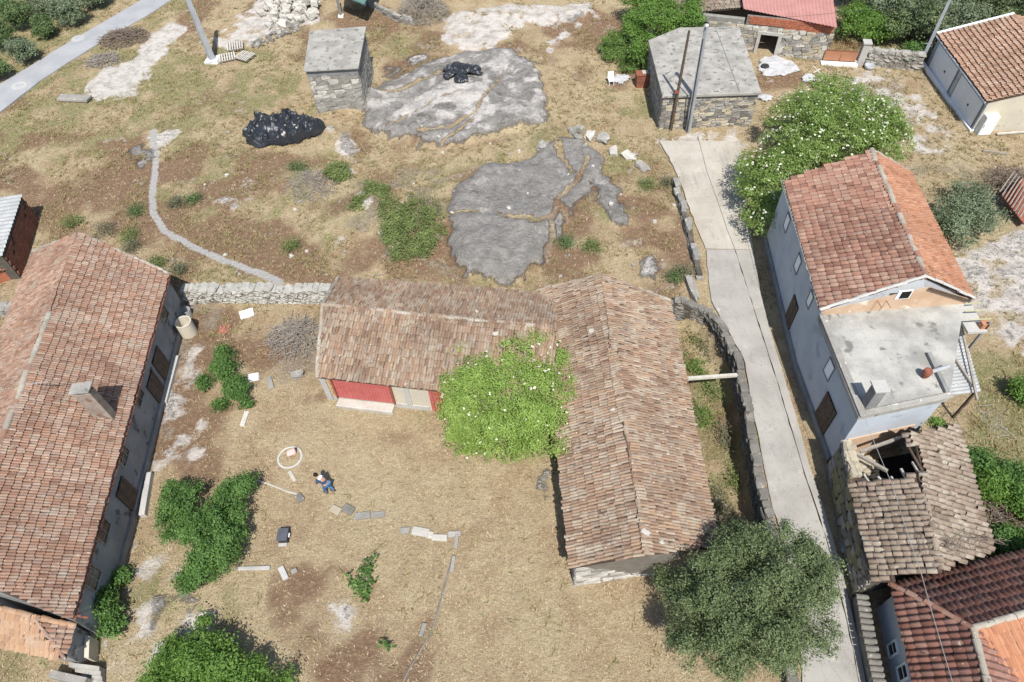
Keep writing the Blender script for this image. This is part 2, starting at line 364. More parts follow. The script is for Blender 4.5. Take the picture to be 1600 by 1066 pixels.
ROCK = [  # polygon px, height, (grey, white) weights
 ([(185,830),(300,850),(350,930),(330,1000),(200,1080),(150,1080),(175,950)], .0, (.0, .3)), ([(250,560),(330,540),(330,700),(250,750),(215,740)], .0, (.0, .36)), ([(560,900),(620,940),(600,1010),(480,1030),(450,980)], .0, (.0, .12)), ([(1240,110),(1400,110),(1510,215),(1480,240),(1380,240),(1330,150)], .0, (.0, .38)),
 ([(705,295),(755,258),(830,245),(868,226),(915,222),(945,245),(940,280),(912,312),(885,348),(850,378),(846,410),(822,446),(780,450),(722,440),(700,408),(706,350)], .45, (1, .0)),
 ([(598,212),(575,200),(560,165),(585,140),(640,118),(680,92),(740,85),(800,84),(838,100),(858,150),(850,190),(800,208),(720,224),(640,232)], .4, (.9, .25)),
 ([(612,190),(640,165),(690,140),(735,125),(760,150),(775,185),(745,200),(700,178),(660,190)], .12, (0, 1)),
 ([(690,35),(720,15),(770,8),(850,12),(930,8),(935,25),(880,40),(820,35),(790,55),(775,85),(720,80),(690,60)], .15, (.2, .8)),
 ([(135,135),(165,108),(205,90),(235,50),(280,28),(288,42),(270,75),(235,112),(205,148),(160,152)], .05, (.1, 1)),
 ([(233,215),(268,200),(275,212),(262,232),(243,262),(236,250)], .05, (.3, .6)),
 ([(196,240),(225,222),(240,250),(215,262)], .05, (.8, 0)),
 ([(325,305),(360,298),(395,310),(375,322),(340,320)], .08, (.4, .6)),
 ([(930,272),(965,285),(985,320),(1002,350),(995,372),(962,355),(940,320),(925,295)], .2, (.9, .2)),
 ([(1000,408),(1020,400),(1030,420),(1022,440),(1000,436)], .12, (.8, .3)),
 ([(1500,425),(1530,392),(1570,360),(1620,330),(1640,560),(1590,556),(1550,530),(1520,480)], .1, (.35, .75)),
 ([(1280,70),(1300,80),(1300,110),(1275,110)], .0, (0, .2)),
 ([(528,945),(548,932),(575,965),(560,978),(540,972)], .06, (.5, .95)),
 ([(228,935),(262,930),(272,950),(250,990),(236,985)], .03, (.9, .3)),
 ([(285,940),(310,935),(318,955),(290,965)], .03, (.9, .3)),
 ([(268,600),(290,590),(300,630),(280,665),(262,640)], .04, (.5, .8)),
 ([(245,700),(275,695),(285,720),(262,735)], .04, (.5, .8)),
 ([(310,655),(325,645),(320,670)], .03, (.4, .3)),
 ([(835,720),(860,705),(866,780),(842,790),(828,755)], .15, (.6, .25)),
 ([(512,200),(545,205),(565,250),(545,300),(525,240)], .15, (.5, .6)),
 ([(560,300),(585,310),(580,340),(560,330)], .15, (.2, .8)),
 ([(520,355),(540,360),(545,400),(520,395)], .1, (.3, .3)),
 ([(620,95),(680,75),(675,110),(640,120),(600,128)], .1, (.6, .3)),
 ([(595,105),(630,102),(620,125),(588,135)], .1, (.8, .1)),
 ([(800,150),(850,150),(865,180),(845,205),(800,205)], .1, (.8, .2)),
 ([(935,12),(930,30),(905,40),(880,36)], .15, (.5, .5)),
 ([(845,75),(900,40),(930,30),(880,70),(860,88)], .05, (.2, .5)),
 ([(400,0),(500,0),(500,35),(430,60),(360,80),(340,60),(370,30)], .05, (.15, .75)),
 ([(1380,170),(1430,160),(1440,200),(1400,225)], .0, (.3, .45)),
 ([(1320,130),(1370,140),(1400,175),(1350,165)], .0, (.1, .4)),
 ([(1220,150),(1180,190),(1030,215),(1030,240),(1160,240)], .0, (.0, .35)),
]
RED = [([(-40,225),(230,205),(420,210),(560,240),(700,240),(1000,250),(1060,300),(1075,450),(860,450),(520,440),(280,440),(120,370),(-40,320)], .5), ([(330,-20),(560,-20),(700,60),(1000,60),(1010,120),(900,140),(860,100),(600,120),(480,90)], .46), ([(190,470),(520,480),(500,600),(330,640),(300,760),(210,760)], .44), ([(0,262),(60,235),(120,240),(215,230),(232,300),(225,380),(120,380),(60,360),(0,330)], .45),
 ([(300,320),(400,325),(470,345),(515,400),(500,440),(420,430),(330,395),(290,370)], .8),
 ([(470,900),(540,930),(620,950),(640,1000),(600,1066),(440,1066),(440,980)], .75),
 ([(870,25),(990,20),(985,60),(930,95),(860,80)], .8),
 ([(700,60),(860,60),(870,90),(720,90)], .45),
 ([(945,280),(1010,290),(1060,330),(1070,420),(1030,445),(900,440),(870,380),(920,330)], .6),
 ([(290,0),(345,0),(330,50),(300,80),(285,60)], .6),
 ([(700,230),(860,215),(850,240),(700,260)], .4), ([(380,215),(520,200),(520,235),(300,245)], .45),
 ([(1170,95),(1250,110),(1260,130),(1190,150)], .6), ([(300,85),(420,215),(300,230),(250,190)], .15),
 ([(1062,500),(1110,560),(1140,650),(1180,790),(1120,800),(1090,700),(1070,600)], .45),
 ([(560,205),(600,230),(690,235),(640,255),(560,240)], .5), ([(865,330),(845,360),(800,355),(790,345),(850,340)], .9),
 ([(0,150),(100,190),(60,240),(0,240)], .5),
 ([(470,650),(560,640),(640,660),(640,700),(520,720)], .15)]
GREEN = [([(-60,180),(120,80),(330,60),(480,90),(480,180),(380,190),(250,215),(60,260),(-60,260)], .62), ([(230,150),(560,230),(700,260),(880,200),(1040,200),(1060,300),(860,450),(540,440),(300,440),(200,330)], .36), ([(200,760),(330,700),(600,760),(880,760),(900,900),(1000,1066),(640,1066),(440,900),(200,1000)], .04), ([(1505,560),(1600,560),(1700,850),(1560,870),(1530,760),(1500,640)], .95),
 ([(60,180),(150,150),(250,120),(330,100),(330,180),(180,220),(90,240)], .32),
 ([(560,100),(560,40),(600,20),(660,50),(690,70),(640,90)], .6), ([(120,90),(270,0),(330,0),(260,70),(140,110)], .5),
 ([(180,830),(300,860),(350,930),(330,1000),(200,1066),(140,1066),(170,950)], .38),
 ([(0,480),(60,490),(30,560),(0,640)], .25), ([(0,1010),(120,1035),(100,1066),(0,1066)], .4),
 ([(1062,510),(1110,500),(1140,560),(1165,700),(1190,800),(1120,800),(1080,650)], .8),
 ([(-80,-30),(230,-30),(80,80),(-80,180)], .8), ([(1420,250),(1500,250),(1520,330),(1450,330)], .4),
 ([(940,110),(1020,120),(1030,205),(960,170)], .5), ([(600,270),(700,250),(700,420),(560,400)], .35),
 ([(1010,280),(1060,285),(1060,320),(1020,320)], .6), ([(370,30),(560,20),(560,70),(500,110),(400,90)], .2),
 ([(1200,90),(1700,-80),(1700,60),(1400,110)], .5), ([(640,600),(850,700),(700,720)], .3)]
DIRT = [([(275,480),(330,478),(300,560),(265,640),(230,740),(200,740),(250,600)], .5),
 ([(420,500),(500,490),(500,570),(440,575)], .6), ([(1380,230),(1500,220),(1560,300),(1540,350),(1440,330)], .5),
 ([(1240,80),(1440,110),(1520,215),(1400,240),(1330,130)], .35), ([(1000,900),(1080,890),(1120,1066),(1000,1000)], .45),
 ([(1080,720),(1190,790),(1190,860),(1110,850)], .6), ([(555,270),(640,255),(700,300),(700,440),(540,440)], .45)]
SEAMS = [([(790,348),(835,352),(862,345),(868,318),(885,300),(902,285),(915,255)], .16), ([(858,345),(862,372),(850,395)], .14), ([(868,228),(872,255),(890,275)], .12), ([(705,340),(750,338),(800,350)], .05), ([(655,215),(700,208),(745,180),(765,150),(780,132)], .09), ([(690,226),(725,205),(745,185)], .07), ([(885,345),(872,330)], .2), ([(610,205),(660,180),(720,150)], .06), ([(600,150),(650,140),(700,120)], .12)]
BUMPS = [((545,160), 2.0, 1.1), ((520,215), 1.6, .5), ((575,330), 2.2, .5), ((640,350), 3.0, .4), ((960,330), 3.0, .3), ((860,225), 2.2, .4)]
PATHS = [([(238,205),(243,250),(239,300),(240,335),(258,362),(300,385),(345,402),(385,418),(440,440)], .36)]
SUNK_TOP = px2xy([(1046,474),(1080,477),(1108,489),(1132,520),(1152,560),(1158,590),(1170,640),(1178,700),(1190,760),(1198,800),(1215,850)])
SUNK = np.vstack([SUNK_TOP + np.array([-.35, -.25]), [[9.6, 10.6], [8.0, 11.0], [8.2, 25.2]]])
ROCKP = [(px2xy(p), h, w) for p, h, w in ROCK]; REDP = [(px2xy(p), w) for p, w in RED]
SEAMP = [(px2xy(p), w) for p, w in SEAMS]; BUMPP = [(px2xy([p])[0], r, h) for p, r, h in BUMPS]
GREENP = [(px2xy(p), w) for p, w in GREEN]; DIRTP = [(px2xy(p), w) for p, w in DIRT]; PATHP = [(px2xy(p), w) for p, w in PATHS]

def ground_eval(X, Y):
    X = np.asarray(X, float); Y = np.asarray(Y, float)
    wx = X + (fbm(X, Y, 3.0, 5, 1) - .5) * 3.4 + (fbm(X, Y, .8, 3, 51) - .5) * 1.1; wy = Y + (fbm(X, Y, 3.0, 5, 5) - .5) * 3.4 + (fbm(X, Y, .8, 3, 55) - .5) * 1.1
    z = (fbm(X, Y, 5, 4, 9) - .5) * .18
    red = np.zeros(X.shape); green = np.zeros(X.shape); grey = np.zeros(X.shape); white = np.zeros(X.shape); dirt = np.zeros(X.shape); grav = np.zeros(X.shape)
    def near(poly, m=2.5):
        return (X > poly[:, 0].min() - m) & (X < poly[:, 0].max() + m) & (Y > poly[:, 1].min() - m) & (Y < poly[:, 1].max() + m)
    for arr, lst in ((red, REDP), (green, GREENP), (dirt, DIRTP)):
        for poly, w in lst:
            k = near(poly)
            if k.any():
                d = polydist(wx[k], wy[k], poly); arr[k] = np.maximum(arr[k], w * np.clip(.5 + d / 3.0, 0, 1))
    for poly, h, (g, wt) in ROCKP:
        k = near(poly)
        if k.any():
            ax = X[k] + (wx[k] - X[k]) * .6; ay = Y[k] + (wy[k] - Y[k]) * .6
            d = polydist(ax, ay, poly)
            m = np.clip(.5 + d / 1.1, 0, 1); grey[k] = np.maximum(grey[k], g * m); white[k] = np.maximum(white[k], wt * m)
            st = fbm(ax * .7 + ay * .7, (ay - ax) * .35, 1.5, 4, 17); z[k] = z[k] + np.where(d > 0, 1.5 * h * (1 - np.exp(-d / .4)) * (.25 + 1.5 * fbm(ax, ay, 2.6, 4, 13)) + h * .9 * (np.floor(st * 7) / 7 - .5) * np.clip(d, 0, 1), 0)
    for c, r, h in BUMPP:
        z = z + h * np.exp(-((X - c[0]) ** 2 + (Y - c[1]) ** 2) / (r * r)) * (.7 + .6 * fbm(X, Y, 1.2, 3, 21))
    for pts, r in SEAMP:
        q = np.clip(1.3 - linedist(X + (wx - X) * .25, Y + (wy - Y) * .25, pts) / (r * 1.6), 0, 1)
        grey = grey * (1 - q); white = white * (1 - q); dirt = np.maximum(dirt, q * .85); z = z - .14 * q
    pn = np.clip((fbm(X, Y, 2.6, 5, 31) - .5) * 3.2 + .5, 0, 1); pq = np.clip((fbm(X, Y, 1.5, 5, 37) - .5) * 3.2 + .5, 0, 1); pr = np.clip((fbm(X, Y, .9, 4, 41) - .5) * 3 + .5, 0, 1)
    red = np.where(red > .01, np.clip(red + (pn - .5) * .95, 0, 1) * np.clip(red * 6, 0, 1), 0); green = np.where(green > .01, np.clip(green + (pq - .5) * .8, 0, 1) * np.clip(green * 6, 0, 1), 0)
    dirt = np.where(dirt > .01, np.clip(dirt + (pq - .5) * .8, 0, 1) * np.clip(dirt * 6, 0, 1), 0)
    grey = np.clip(grey - .75 * np.clip(.42 - pr, 0, 1) * 2.2 * np.clip(1.25 - grey, 0.3, 1), 0, 1); white = np.where(white > .01, np.clip(white + (pr - .5) * .7, 0, 1) * np.clip(white * 4, 0, 1), 0)
    slope = np.clip(red * 3, 0, 1); white = np.maximum(white, np.where((pq > .88) & (pr > .55), .36, 0) * slope * np.clip((Y - 24) / 6, 0, 1))
    for pts, r in PATHP:
        grav = np.maximum(grav, np.clip(1.2 - linedist(X + (wx - X) * .12, Y + (wy - Y) * .12, pts) / r, 0, 1))
    d = polydist(X, Y, SUNK)
    z = np.where(d > -.3, z * 0 - 2.0 * np.clip((d + .15) / .35, 0, 1) + (fbm(X, Y, 1.5, 3, 3) - .5) * .2, z)
    return z, red, green, grey, white, dirt, grav

def ground_mat():
    n = NT('ground', .95, .08)
    A = n.attr('mask_a'); B = n.attr('mask_b')
    n1 = n.noise(.8, 7, rough=.65); n2 = n.noise(3.6, 6, rough=.72); n3 = n.noise(15, 5, rough=.75); n4 = n.noise(.17, 4); n5 = n.noise(.45, 6, rough=.7, dist=.6)
    fib = n.noise(7, 4, n.stretch((4.0, .7, 1), .6), .7, 1.5); fib2 = n.noise(7, 4, n.stretch((.7, 4.0, 1), .2), .7, 1.5)
    f = n.math('MULTIPLY', n.math('ADD', fib, fib2), .5)
    mixn = n.math('ADD', n.math('MULTIPLY', n2, .55), n.math('ADD', n.math('MULTIPLY', n3, .25), n.math('MULTIPLY', n1, .2)))
    def edge(m, w=.9, src=None, lo=.36, hi=.64):
        return n.step(n.math('ADD', m, n.math('MULTIPLY', n.math('SUBTRACT', src if src is not None else mixn, .5), w)), lo, hi)
    c = n.ramp(n1, [(.28, (.315, .22, .132)), (.45, (.405, .305, .187)), (.57, (.465, .365, .226)), (.74, (.52, .425, .272))])
    c = n.mix(n.math('MULTIPLY', n.step(n5, .46, .62), .75), c, n.ramp(n2, [(.3, (.26, .165, .095)), (.55, (.345, .235, .14)), (.75, (.43, .315, .20))]))
    c = n.mix(n.math('MULTIPLY', n.step(n4, .45, .62), .6), c, n.ramp(n2, [(.3, (.375, .30, .178)), (.7, (.56, .475, .30))]))
    c = n.mix(n.step(f, .515, .60), c, (.55, .465, .295)); c = n.mix(n.math('MULTIPLY', n.step(f, .475, .40), .8), c, (.235, .165, .105))
    cg = n.ramp(n3, [(.3, (.15, .145, .065)), (.5, (.245, .225, .105)), (.7, (.375, .335, .17))])
    c = n.mix(n.math('MULTIPLY', edge(A[1], 1.8, None, .2, .8), .85), c, cg)
    cr = n.ramp(n2, [(.25, (.125, .078, .05)), (.48, (.205, .125, .078)), (.62, (.285, .18, .11)), (.8, (.40, .29, .18))])
    cr = n.mix(n.step(n3, .58, .68), cr, (.40, .31, .20)); cr = n.mix(n.step(n3, .40, .32), cr, (.115, .075, .05))
    c = n.mix(n.math('MULTIPLY', edge(A[0], 1.7, None, .12, .72), .9), c, cr)
    cd = n.ramp(n2, [(.25, (.17, .13, .095)), (.5, (.285, .23, .17)), (.75, (.42, .365, .295))])
    cd = n.mix(n.step(n3, .60, .68), cd, (.50, .46, .385))
    c = n.mix(n.math('MULTIPLY', edge(B[1], 2.6), .8), c, cd)
    ck = n.ramp(n.noise(1.3, 7, rough=.72), [(.3, (.175, .162, .146)), (.48, (.265, .247, .224)), (.7, (.375, .352, .318))])
    ck = n.mix(n.math('MULTIPLY', n.step(n.noise(5.5, 6, rough=.8), .57, .66), .7), ck, (.46, .435, .38))
    ck = n.mix(n.step(n.voro(2.6), .13, .08), ck, (.47, .445, .39))
    ck = n.mix(n.math('MULTIPLY', n.step(n.noise(.7, 6, rough=.7), .55, .68), .7), ck, (.43, .395, .345))
    ck = n.mix(n.step(n.noise(2.4, 6, rough=.78, dist=1.2), .60, .67), ck, (.235, .15, .10))
    ck = n.mix(n.step(n.noise(9, 4, rough=.75), .66, .72), ck, (.12, .105, .095))
    gm = edge(A[2], 2.0); c = n.mix(gm, c, ck)
    cw = n.ramp(n.noise(1.1, 7, rough=.75), [(.30, (.32, .295, .265)), (.42, (.47, .435, .395)), (.52, (.63, .585, .53)), (.68, (.76, .70, .635))])
    cw = n.mix(n.step(n3, .60, .70), cw, (.36, .30, .24)); cw = n.mix(n.step(n2, .63, .70), cw, (.30, .215, .15))
    wm = edge(B[0], 2.0, None, .24, .66); c = n.mix(n.math('MULTIPLY', wm, .86), c, cw)
    cp = n.ramp(n3, [(.3, (.29, .275, .255)), (.6, (.50, .48, .445))])
    c = n.mix(edge(B[2], 1.2), c, cp)
    notrock = n.math('SUBTRACT', 1.0, gm, clamp=True)
    lone = n.math('MULTIPLY', n.step(n.noise(13, 2), .70, .75), notrock)
    c = n.mix(n.math('MULTIPLY', lone, .75), c, (.60, .565, .49))
    c = n.mix(n.math('MULTIPLY', n.step(n.noise(11, 3), .68, .75), .6), c, (.12, .09, .06))
    n.color(c)
    n.bump(n.math('ADD', n.math('MULTIPLY', n2, 1.1), n.math('ADD', n.math('MULTIPLY', f, .7), n.math('MULTIPLY', n.math('MULTIPLY', n.noise(1.5, 6, rough=.7, dist=1), gm), 2.0))), .2, .9)
    return n.m
M['ground'] = ground_mat()

def axis(lo, hi, step, far, g=1.35):
    a = list(np.arange(lo, hi + 1e-6, step)); s = step
    while a[-1] < far: s *= g; a.append(a[-1] + s)
    s = step
    while a[0] > -far: s *= g; a.insert(0, a[0] - s)
    return np.array(a)
gx = axis(-48, 48, .25, 700); gy = axis(3, 80, .25, 700)
GX, GY = np.meshgrid(gx, gy); _sh = GX.shape
_z, _red, _green, _grey, _white, _dirt, _grav = [a.ravel() for a in ground_eval(GX, GY)]
_idx = np.arange(GX.size).reshape(_sh)
_f = np.stack([_idx[:-1, :-1], _idx[:-1, 1:], _idx[1:, 1:], _idx[1:, :-1]], -1).reshape(-1, 4)
ground = struct(raw_mesh('ground', np.stack([GX.ravel(), GY.ravel(), _z], 1), _f, M['ground'], smooth=True))
for nm, (a, b, c) in (('mask_a', (_red, _green, _grey)), ('mask_b', (_white, _dirt, _grav))):
    at = ground.data.color_attributes.new(nm, 'FLOAT_COLOR', 'POINT')
    at.data.foreach_set('color', np.stack([a, b, c, np.ones_like(a)], 1).astype(np.float32).ravel())
def gz(x, y):
    return float(ground_eval(np.array([x]), np.array([y]))[0][0])
def G(px, py):
    p = P(px, py); p[2] = gz(p[0], p[1]); return p
NOGRASS = []   # world polygons where no tufts grow

# ------------------------------------------------------------------ lane and road
def ribbon(left, right, z, n=60, zfun=None):
    def resamp(pts):
        pts = np.array(pts, float); d = np.r_[0, np.cumsum(np.hypot(*np.diff(pts, axis=0).T))]; t = np.linspace(0, d[-1], n)
        return np.stack([np.interp(t, d, pts[:, 0]), np.interp(t, d, pts[:, 1])], 1)
    L = resamp(left); R = resamp(right)
    return L, R
def strip(name, L, R, z, t, mat, jit=0):
    m = MB(); n = len(L); v = []
    jl = nrg.uniform(-jit, jit, (n, 2)) if jit else np.zeros((n, 2)); jr = nrg.uniform(-jit, jit, (n, 2)) if jit else np.zeros((n, 2))
    for i in range(n):
        for q in (L[i] + jl[i], R[i] + jr[i]): v.append((q[0], q[1], z))
    for i in range(n):
        for q in (L[i] + jl[i], R[i] + jr[i]): v.append((q[0], q[1], z - t))
    k = 2 * n; f = []
    for i in range(n - 1):
        a = 2 * i; f += [(a, a + 1, a + 3, a + 2), (a, a + 2, k + a + 2, k + a), (a + 1, k + a + 1, k + a + 3, a + 3)]
    f += [(0, k, k + 1, 1), (2 * n - 2, 2 * n - 1, k + 2 * n - 1, k + 2 * n - 2)]
    m.add(v, f); return struct(m.build(name, mat))
LANE_L = px2xy([(1103,393),(1110,470),(1138,520),(1162,562),(1172,620),(1187,700),(1202,780),(1224,850),(1240,930),(1248,1000),(1252,1066),(1258,1200)])
LANE_J = px2xy([(1148,393),(1170,462),(1190,525),(1214,600),(1233,665),(1252,730),(1276,800),(1300,880),(1316,950),(1330,1010),(1340,1066),(1362,1200)])
LANE_R = px2xy([(1176,393),(1188,462),(1204,525),(1227,600),(1246,665),(1264,730),(1287,800),(1311,880),(1327,950),(1341,1010),(1350,1066),(1374,1200)])
def lane_mat(name, a, b):
    n = NT(name, .9, .15)
    c = n.mix(n.step(n.noise(.5, 5), .35, .65), a, b)
    c = n.mix(n.math('MULTIPLY', n.noise(28, 3), .45), c, tuple(x * .55 for x in a))
    c = n.mix(n.math('MULTIPLY', n.step(n.noise(.9, 6, rough=.7), .58, .72), .5), c, tuple(min(1, x * 1.3) for x in b))
    c = n.mix(n.step(n.noise(2.2, 6, rough=.75), .64, .74), c, (.25, .205, .15))
    c = n.mix(n.math('MULTIPLY', n.step(n.math('ABSOLUTE', n.math('SUBTRACT', n.noise(.6, 5, rough=.65, dist=.8), .5)), .006, .0), .55), c, (.12, .105, .085))
    c = n.mix(n.math('MULTIPLY', n.step(n.noise(1.0, 4, n.stretch((2.4, .3, 1), -.1)), .54, .70), .5), c, (.25, .235, .21))
    n.color(c); n.bump(n.noise(40, 3), .01, .5); M[name] = n.m; return n.m
lane_mat('lane_grey', (.325, .305, .272), (.40, .378, .338)); lane_mat('lane_beige', (.40, .36, .30), (.475, .435, .368)); lane_mat('lane_edge', (.33, .308, .27), (.40, .375, .33))
a, b = ribbon(LANE_L, LANE_J - np.array([.02, 0]), 0); strip('lane', a, b, .13, .4, M['lane_grey'], .03)
a, b = ribbon(LANE_J + np.array([.02, 0]), LANE_R, 0); strip('pavement', a, b, .145, .4, M['lane_edge'], .02)
UP_L = px2xy([(1030,222),(1046,250),(1062,285),(1080,335),(1094,370),(1103,391)]); UP_R = px2xy([(1156,222),(1158,260),(1162,300),(1168,340),(1173,370),(1176,391)])
a, b = ribbon(UP_L, UP_R, 0, 24); strip('lane', a, b, .115, .4, M['lane_beige'], .05)
UPJ = px2xy([(1090,215),(1104,270),(1122,320),(1136,362),(1148,392)])
m = MB(); m.tube([(p[0], p[1], .118) for p in UPJ], .025, n=5); struct(m.build('lane_joint', M['concrete_dark']))
NOGRASS += [np.vstack([LANE_L, LANE_R[::-1]]), np.vstack([UP_L, UP_R[::-1]])]
RD_L = px2xy([(-250,270),(-60,168),(0,134),(60,97),(120,60),(200,14),(240,-10),(330,-60)]); RD_R = px2xy([(-220,330),(-40,208),(0,178),(60,130),(140,78),(240,20),(270,0),(380,-55)])
a, b = ribbon(RD_L, RD_R, 0, 40); strip('road', a, b, .1, .35, M['asphalt'], .04)
NOGRASS.append(np.vstack([RD_L, RD_R[::-1]]))
for px, py, lb in ((30, 134, 'nearer the frame edge'), (122, 60, 'farther up the road')):
    p = P(px, py, .1); t = thing('manhole_cover', 'round iron manhole cover with pale concrete collar on the grey road, ' + lb, 'manhole', p, 'manholes on the road')
    MB().lathe(p, [(.0, .012), (.62, .012), (.64, .0)], 20).build('collar', M['concrete'], t)
    MB().lathe(p, [(.0, .03), (.36, .03), (.38, .012)], 16).build('lid', M['metal_grey'], t)

# ------------------------------------------------------------------ stones
def rock_mesh(seed, j=.13, name='stone', mat='stone', sub=2):
    r = np.random.default_rng(seed); g = np.linspace(-.5, .5, sub + 1)
    bm = bmesh.new(); bmesh.ops.create_cube(bm, size=1.0); bmesh.ops.subdivide_edges(bm, edges=bm.edges, cuts=1, use_grid_fill=True)
    for v in bm.verts:
        p = np.array(v.co); k = np.sum(np.abs(p) > .4)
        p = p * {3: .86, 2: .94, 1: 1.0}.get(int(k), 1) + r.uniform(-j, j, 3) * .5
        v.co = p
    me = bpy.data.meshes.new(name); bm.to_mesh(me); bm.free(); me.materials.append(M[mat]); return me
ROCKS = {k: [rock_mesh(i * 7 + 1, .26, 'stone', k) for i in range(8)] for k in ('stone', 'stone_pale', 'stone_dark', 'stone_warm', 'stone_lichen', 'stone_moss')}
BOULD = {k: [rock_mesh(i * 5 + 2, .34, 'boulder', k) for i in range(8)] for k in ('stone', 'stone_pale', 'stone_dark')}
for l in BOULD.values():
    for me in l: me.polygons.foreach_set('use_smooth', [False] * len(me.polygons))

def stone_wall(name, label, cat, pts, z0, z1, thick, ln=.55, hh=.28, kind='stone', core='mortar', taper=.0):
    """free-standing wall of through stones along a world polyline"""
    pts = [np.asarray(p, float) for p in pts]
    root = thing(name, label, cat, (pts[0][0], pts[0][1], z0))
    seg = [np.linalg.norm(b[:2] - a[:2]) for a, b in zip(pts[:-1], pts[1:])]; L = sum(seg)
    z1 = z1 if callable(z1) else (lambda s, q=z1: q)
    def at(s):
        for a, b, l in zip(pts[:-1], pts[1:], seg):
            if s <= l or b is pts[-1]: t = min(max(s / l, 0), 1); return a[:2] + (b[:2] - a[:2]) * t, nz(b[:2] - a[:2])
            s -= l
    m = MB()
    n = max(2, int(L / .8)); ring = []
    for i in range(n + 1):
        p, d = at(L * i / n); q = np.array([-d[1], d[0]]); h = z1(L * i / n) - .12
        w = thick * .42
        ring.append([(p[0] + q[0] * w, p[1] + q[1] * w, z0), (p[0] - q[0] * w, p[1] - q[1] * w, z0), (p[0] - q[0] * w, p[1] - q[1] * w, h), (p[0] + q[0] * w, p[1] + q[1] * w, h)])
    v = [x for r in ring for x in r]; f = []
    for i in range(n):
        for k in range(4): f.append((4 * i + k, 4 * i + (k + 1) % 4, 4 * i + 4 + (k + 1) % 4, 4 * i + 4 + k))
    f += [(0, 1, 2, 3), (4 * n, 4 * n + 1, 4 * n + 2, 4 * n + 3)]
    m.add(v, f); m.build('core', M[core], root)
    z = z0; row = 0; cnt = 0; items = []
    zmax = max(z1(L * i / 40) for i in range(41))
    while z < zmax - .06:
        h = hh * rng.uniform(.8, 1.25); s = -rng.uniform(0, ln * .5)
        while s < L:
            l = ln * rng.uniform(.55, 1.45); c = s + l / 2
            if 0 <= c <= L and z + h * .4 < z1(c):
                p, d = at(c); q = np.array([-d[1], d[0], 0]); d3 = np.array([d[0], d[1], 0])
                hz = min(h, z1(c) - z + .08)
                items.append((np.array([p[0], p[1], z + hz / 2]), d3, q, l, thick * rng.uniform(.9, 1.12) * (1 - taper * (z - z0)), hz))
            s += l
        z += h; row += 1
    k = max(1, math.ceil(len(items) / 300))
    for i, (c, d3, q, l, w, h) in enumerate(items):
        a = rng.uniform(-.06, .06); d4 = d3 * math.cos(a) + q * math.sin(a); q4 = np.cross((0, 0, 1), d4)
        inst('stone', rng.choice(ROCKS[kind]), root, c + q * rng.uniform(-.04, .04), d4 * l * 1.02, q4 * w, np.array([rng.uniform(-.04, .04), rng.uniform(-.04, .04), 1]) * h * 1.0)
    return root

def stone_face(parent, A, B, top, kinds=('stone',), ln=.55, hh=.3, depth=.16, proud=.05, skip=None, lim=300, seed=1):
    """courses of stones on a vertical wall from A to B (world, base z in A/B); top: function of distance -> z"""
    r = random.Random(seed); A = np.asarray(A, float); B = np.asarray(B, float); d = nz((B - A) * (1, 1, 0)); L = np.linalg.norm((B - A)[:2])
    nrm = np.array([d[1], -d[0], 0]); z0 = A[2]; z = z0
    zmax = max(top(L * i / 20) for i in range(21)); out = []
    while z < zmax - .08:
        h = hh * r.uniform(.8, 1.25); s = -r.uniform(0, ln * .6)
        while s < L - .1:
            l = ln * r.uniform(.6, 1.5); e0 = max(s, 0); e1 = min(s + l, L); c = (e0 + e1) / 2
            if e1 - e0 > .12 and z + h * .75 < top(c) and not (skip and skip(c, z + h / 2)):
                out.append((A + d * c + np.array([0, 0, z - z0 + h / 2]), e1 - e0, h))
            s += l
        z += h
    for c, l, h in out[:lim]:
        inst('stone', r.choice(ROCKS[r.choice(kinds)]), parent, c + nrm * (proud - depth / 2 + r.uniform(-.02, .02)), d * l * 1.0, nrm * depth * 1.15, np.array([0, 0, h * 1.0]))
    return len(out)
def boulder(name, label, cat, p, sx, sy, sz, kind='stone', group=None, rz=None, sink=.25):
    o = bpy.data.objects.new(name, rng.choice(BOULD[kind])); COL.objects.link(o)
    o.location = (p[0], p[1], p[2] + sz * (.5 - sink)); o.scale = (sx, sy, sz)
    o.rotation_euler = (rng.uniform(-.15, .15), rng.uniform(-.15, .15), rng.uniform(0, 6.3) if rz is None else rz)
    return tag(o, label, cat, group)

# ------------------------------------------------------------------ roofs
def tile_template(k=7, lip=.12, amp=.34, rise=.10):
    xs = np.linspace(-.5, .5, k); prof = []
    for x in xs:
        t = abs(x) / .5; prof.append(amp * math.cos(min(t / .78, 1) * math.pi / 2) ** .8 if t < .78 else 0.0)
    v = []; 
    for y, dz in ((-.02, rise), (1.08 if lip else 1.2, -.02)):
        for x, h in zip(xs, prof): v.append((x * (1.0 if y < .5 else .96), y, h + dz))
    if lip:
        for x, h in zip(xs, prof): v.append((x, -.02, h + rise - lip))
    f = []
    for i in range(k - 1): f += [(i, i + 1, k + i + 1, k + i)] + ([(2 * k + i, 2 * k + i + 1, i + 1, i)] if lip else [])
    return np.array(v), np.array(f)
TV, TF = tile_template(9); TV2, TF2 = tile_template(7); TV3, TF3 = tile_template(9, 0, .26, .46)
_tile_me = {}
def tile_me(mat):
    if mat not in _tile_me:
        me = bpy.data.meshes.new('roof_tile'); me.from_pydata([tuple(p) for p in TV], [], [tuple(int(i) for i in q) for q in TF]); me.materials.append(M[mat])
        me.polygons.foreach_set('use_smooth', [i % 2 == 0 for i in range(len(me.polygons))]); _tile_me[mat] = me
    return _tile_me[mat]
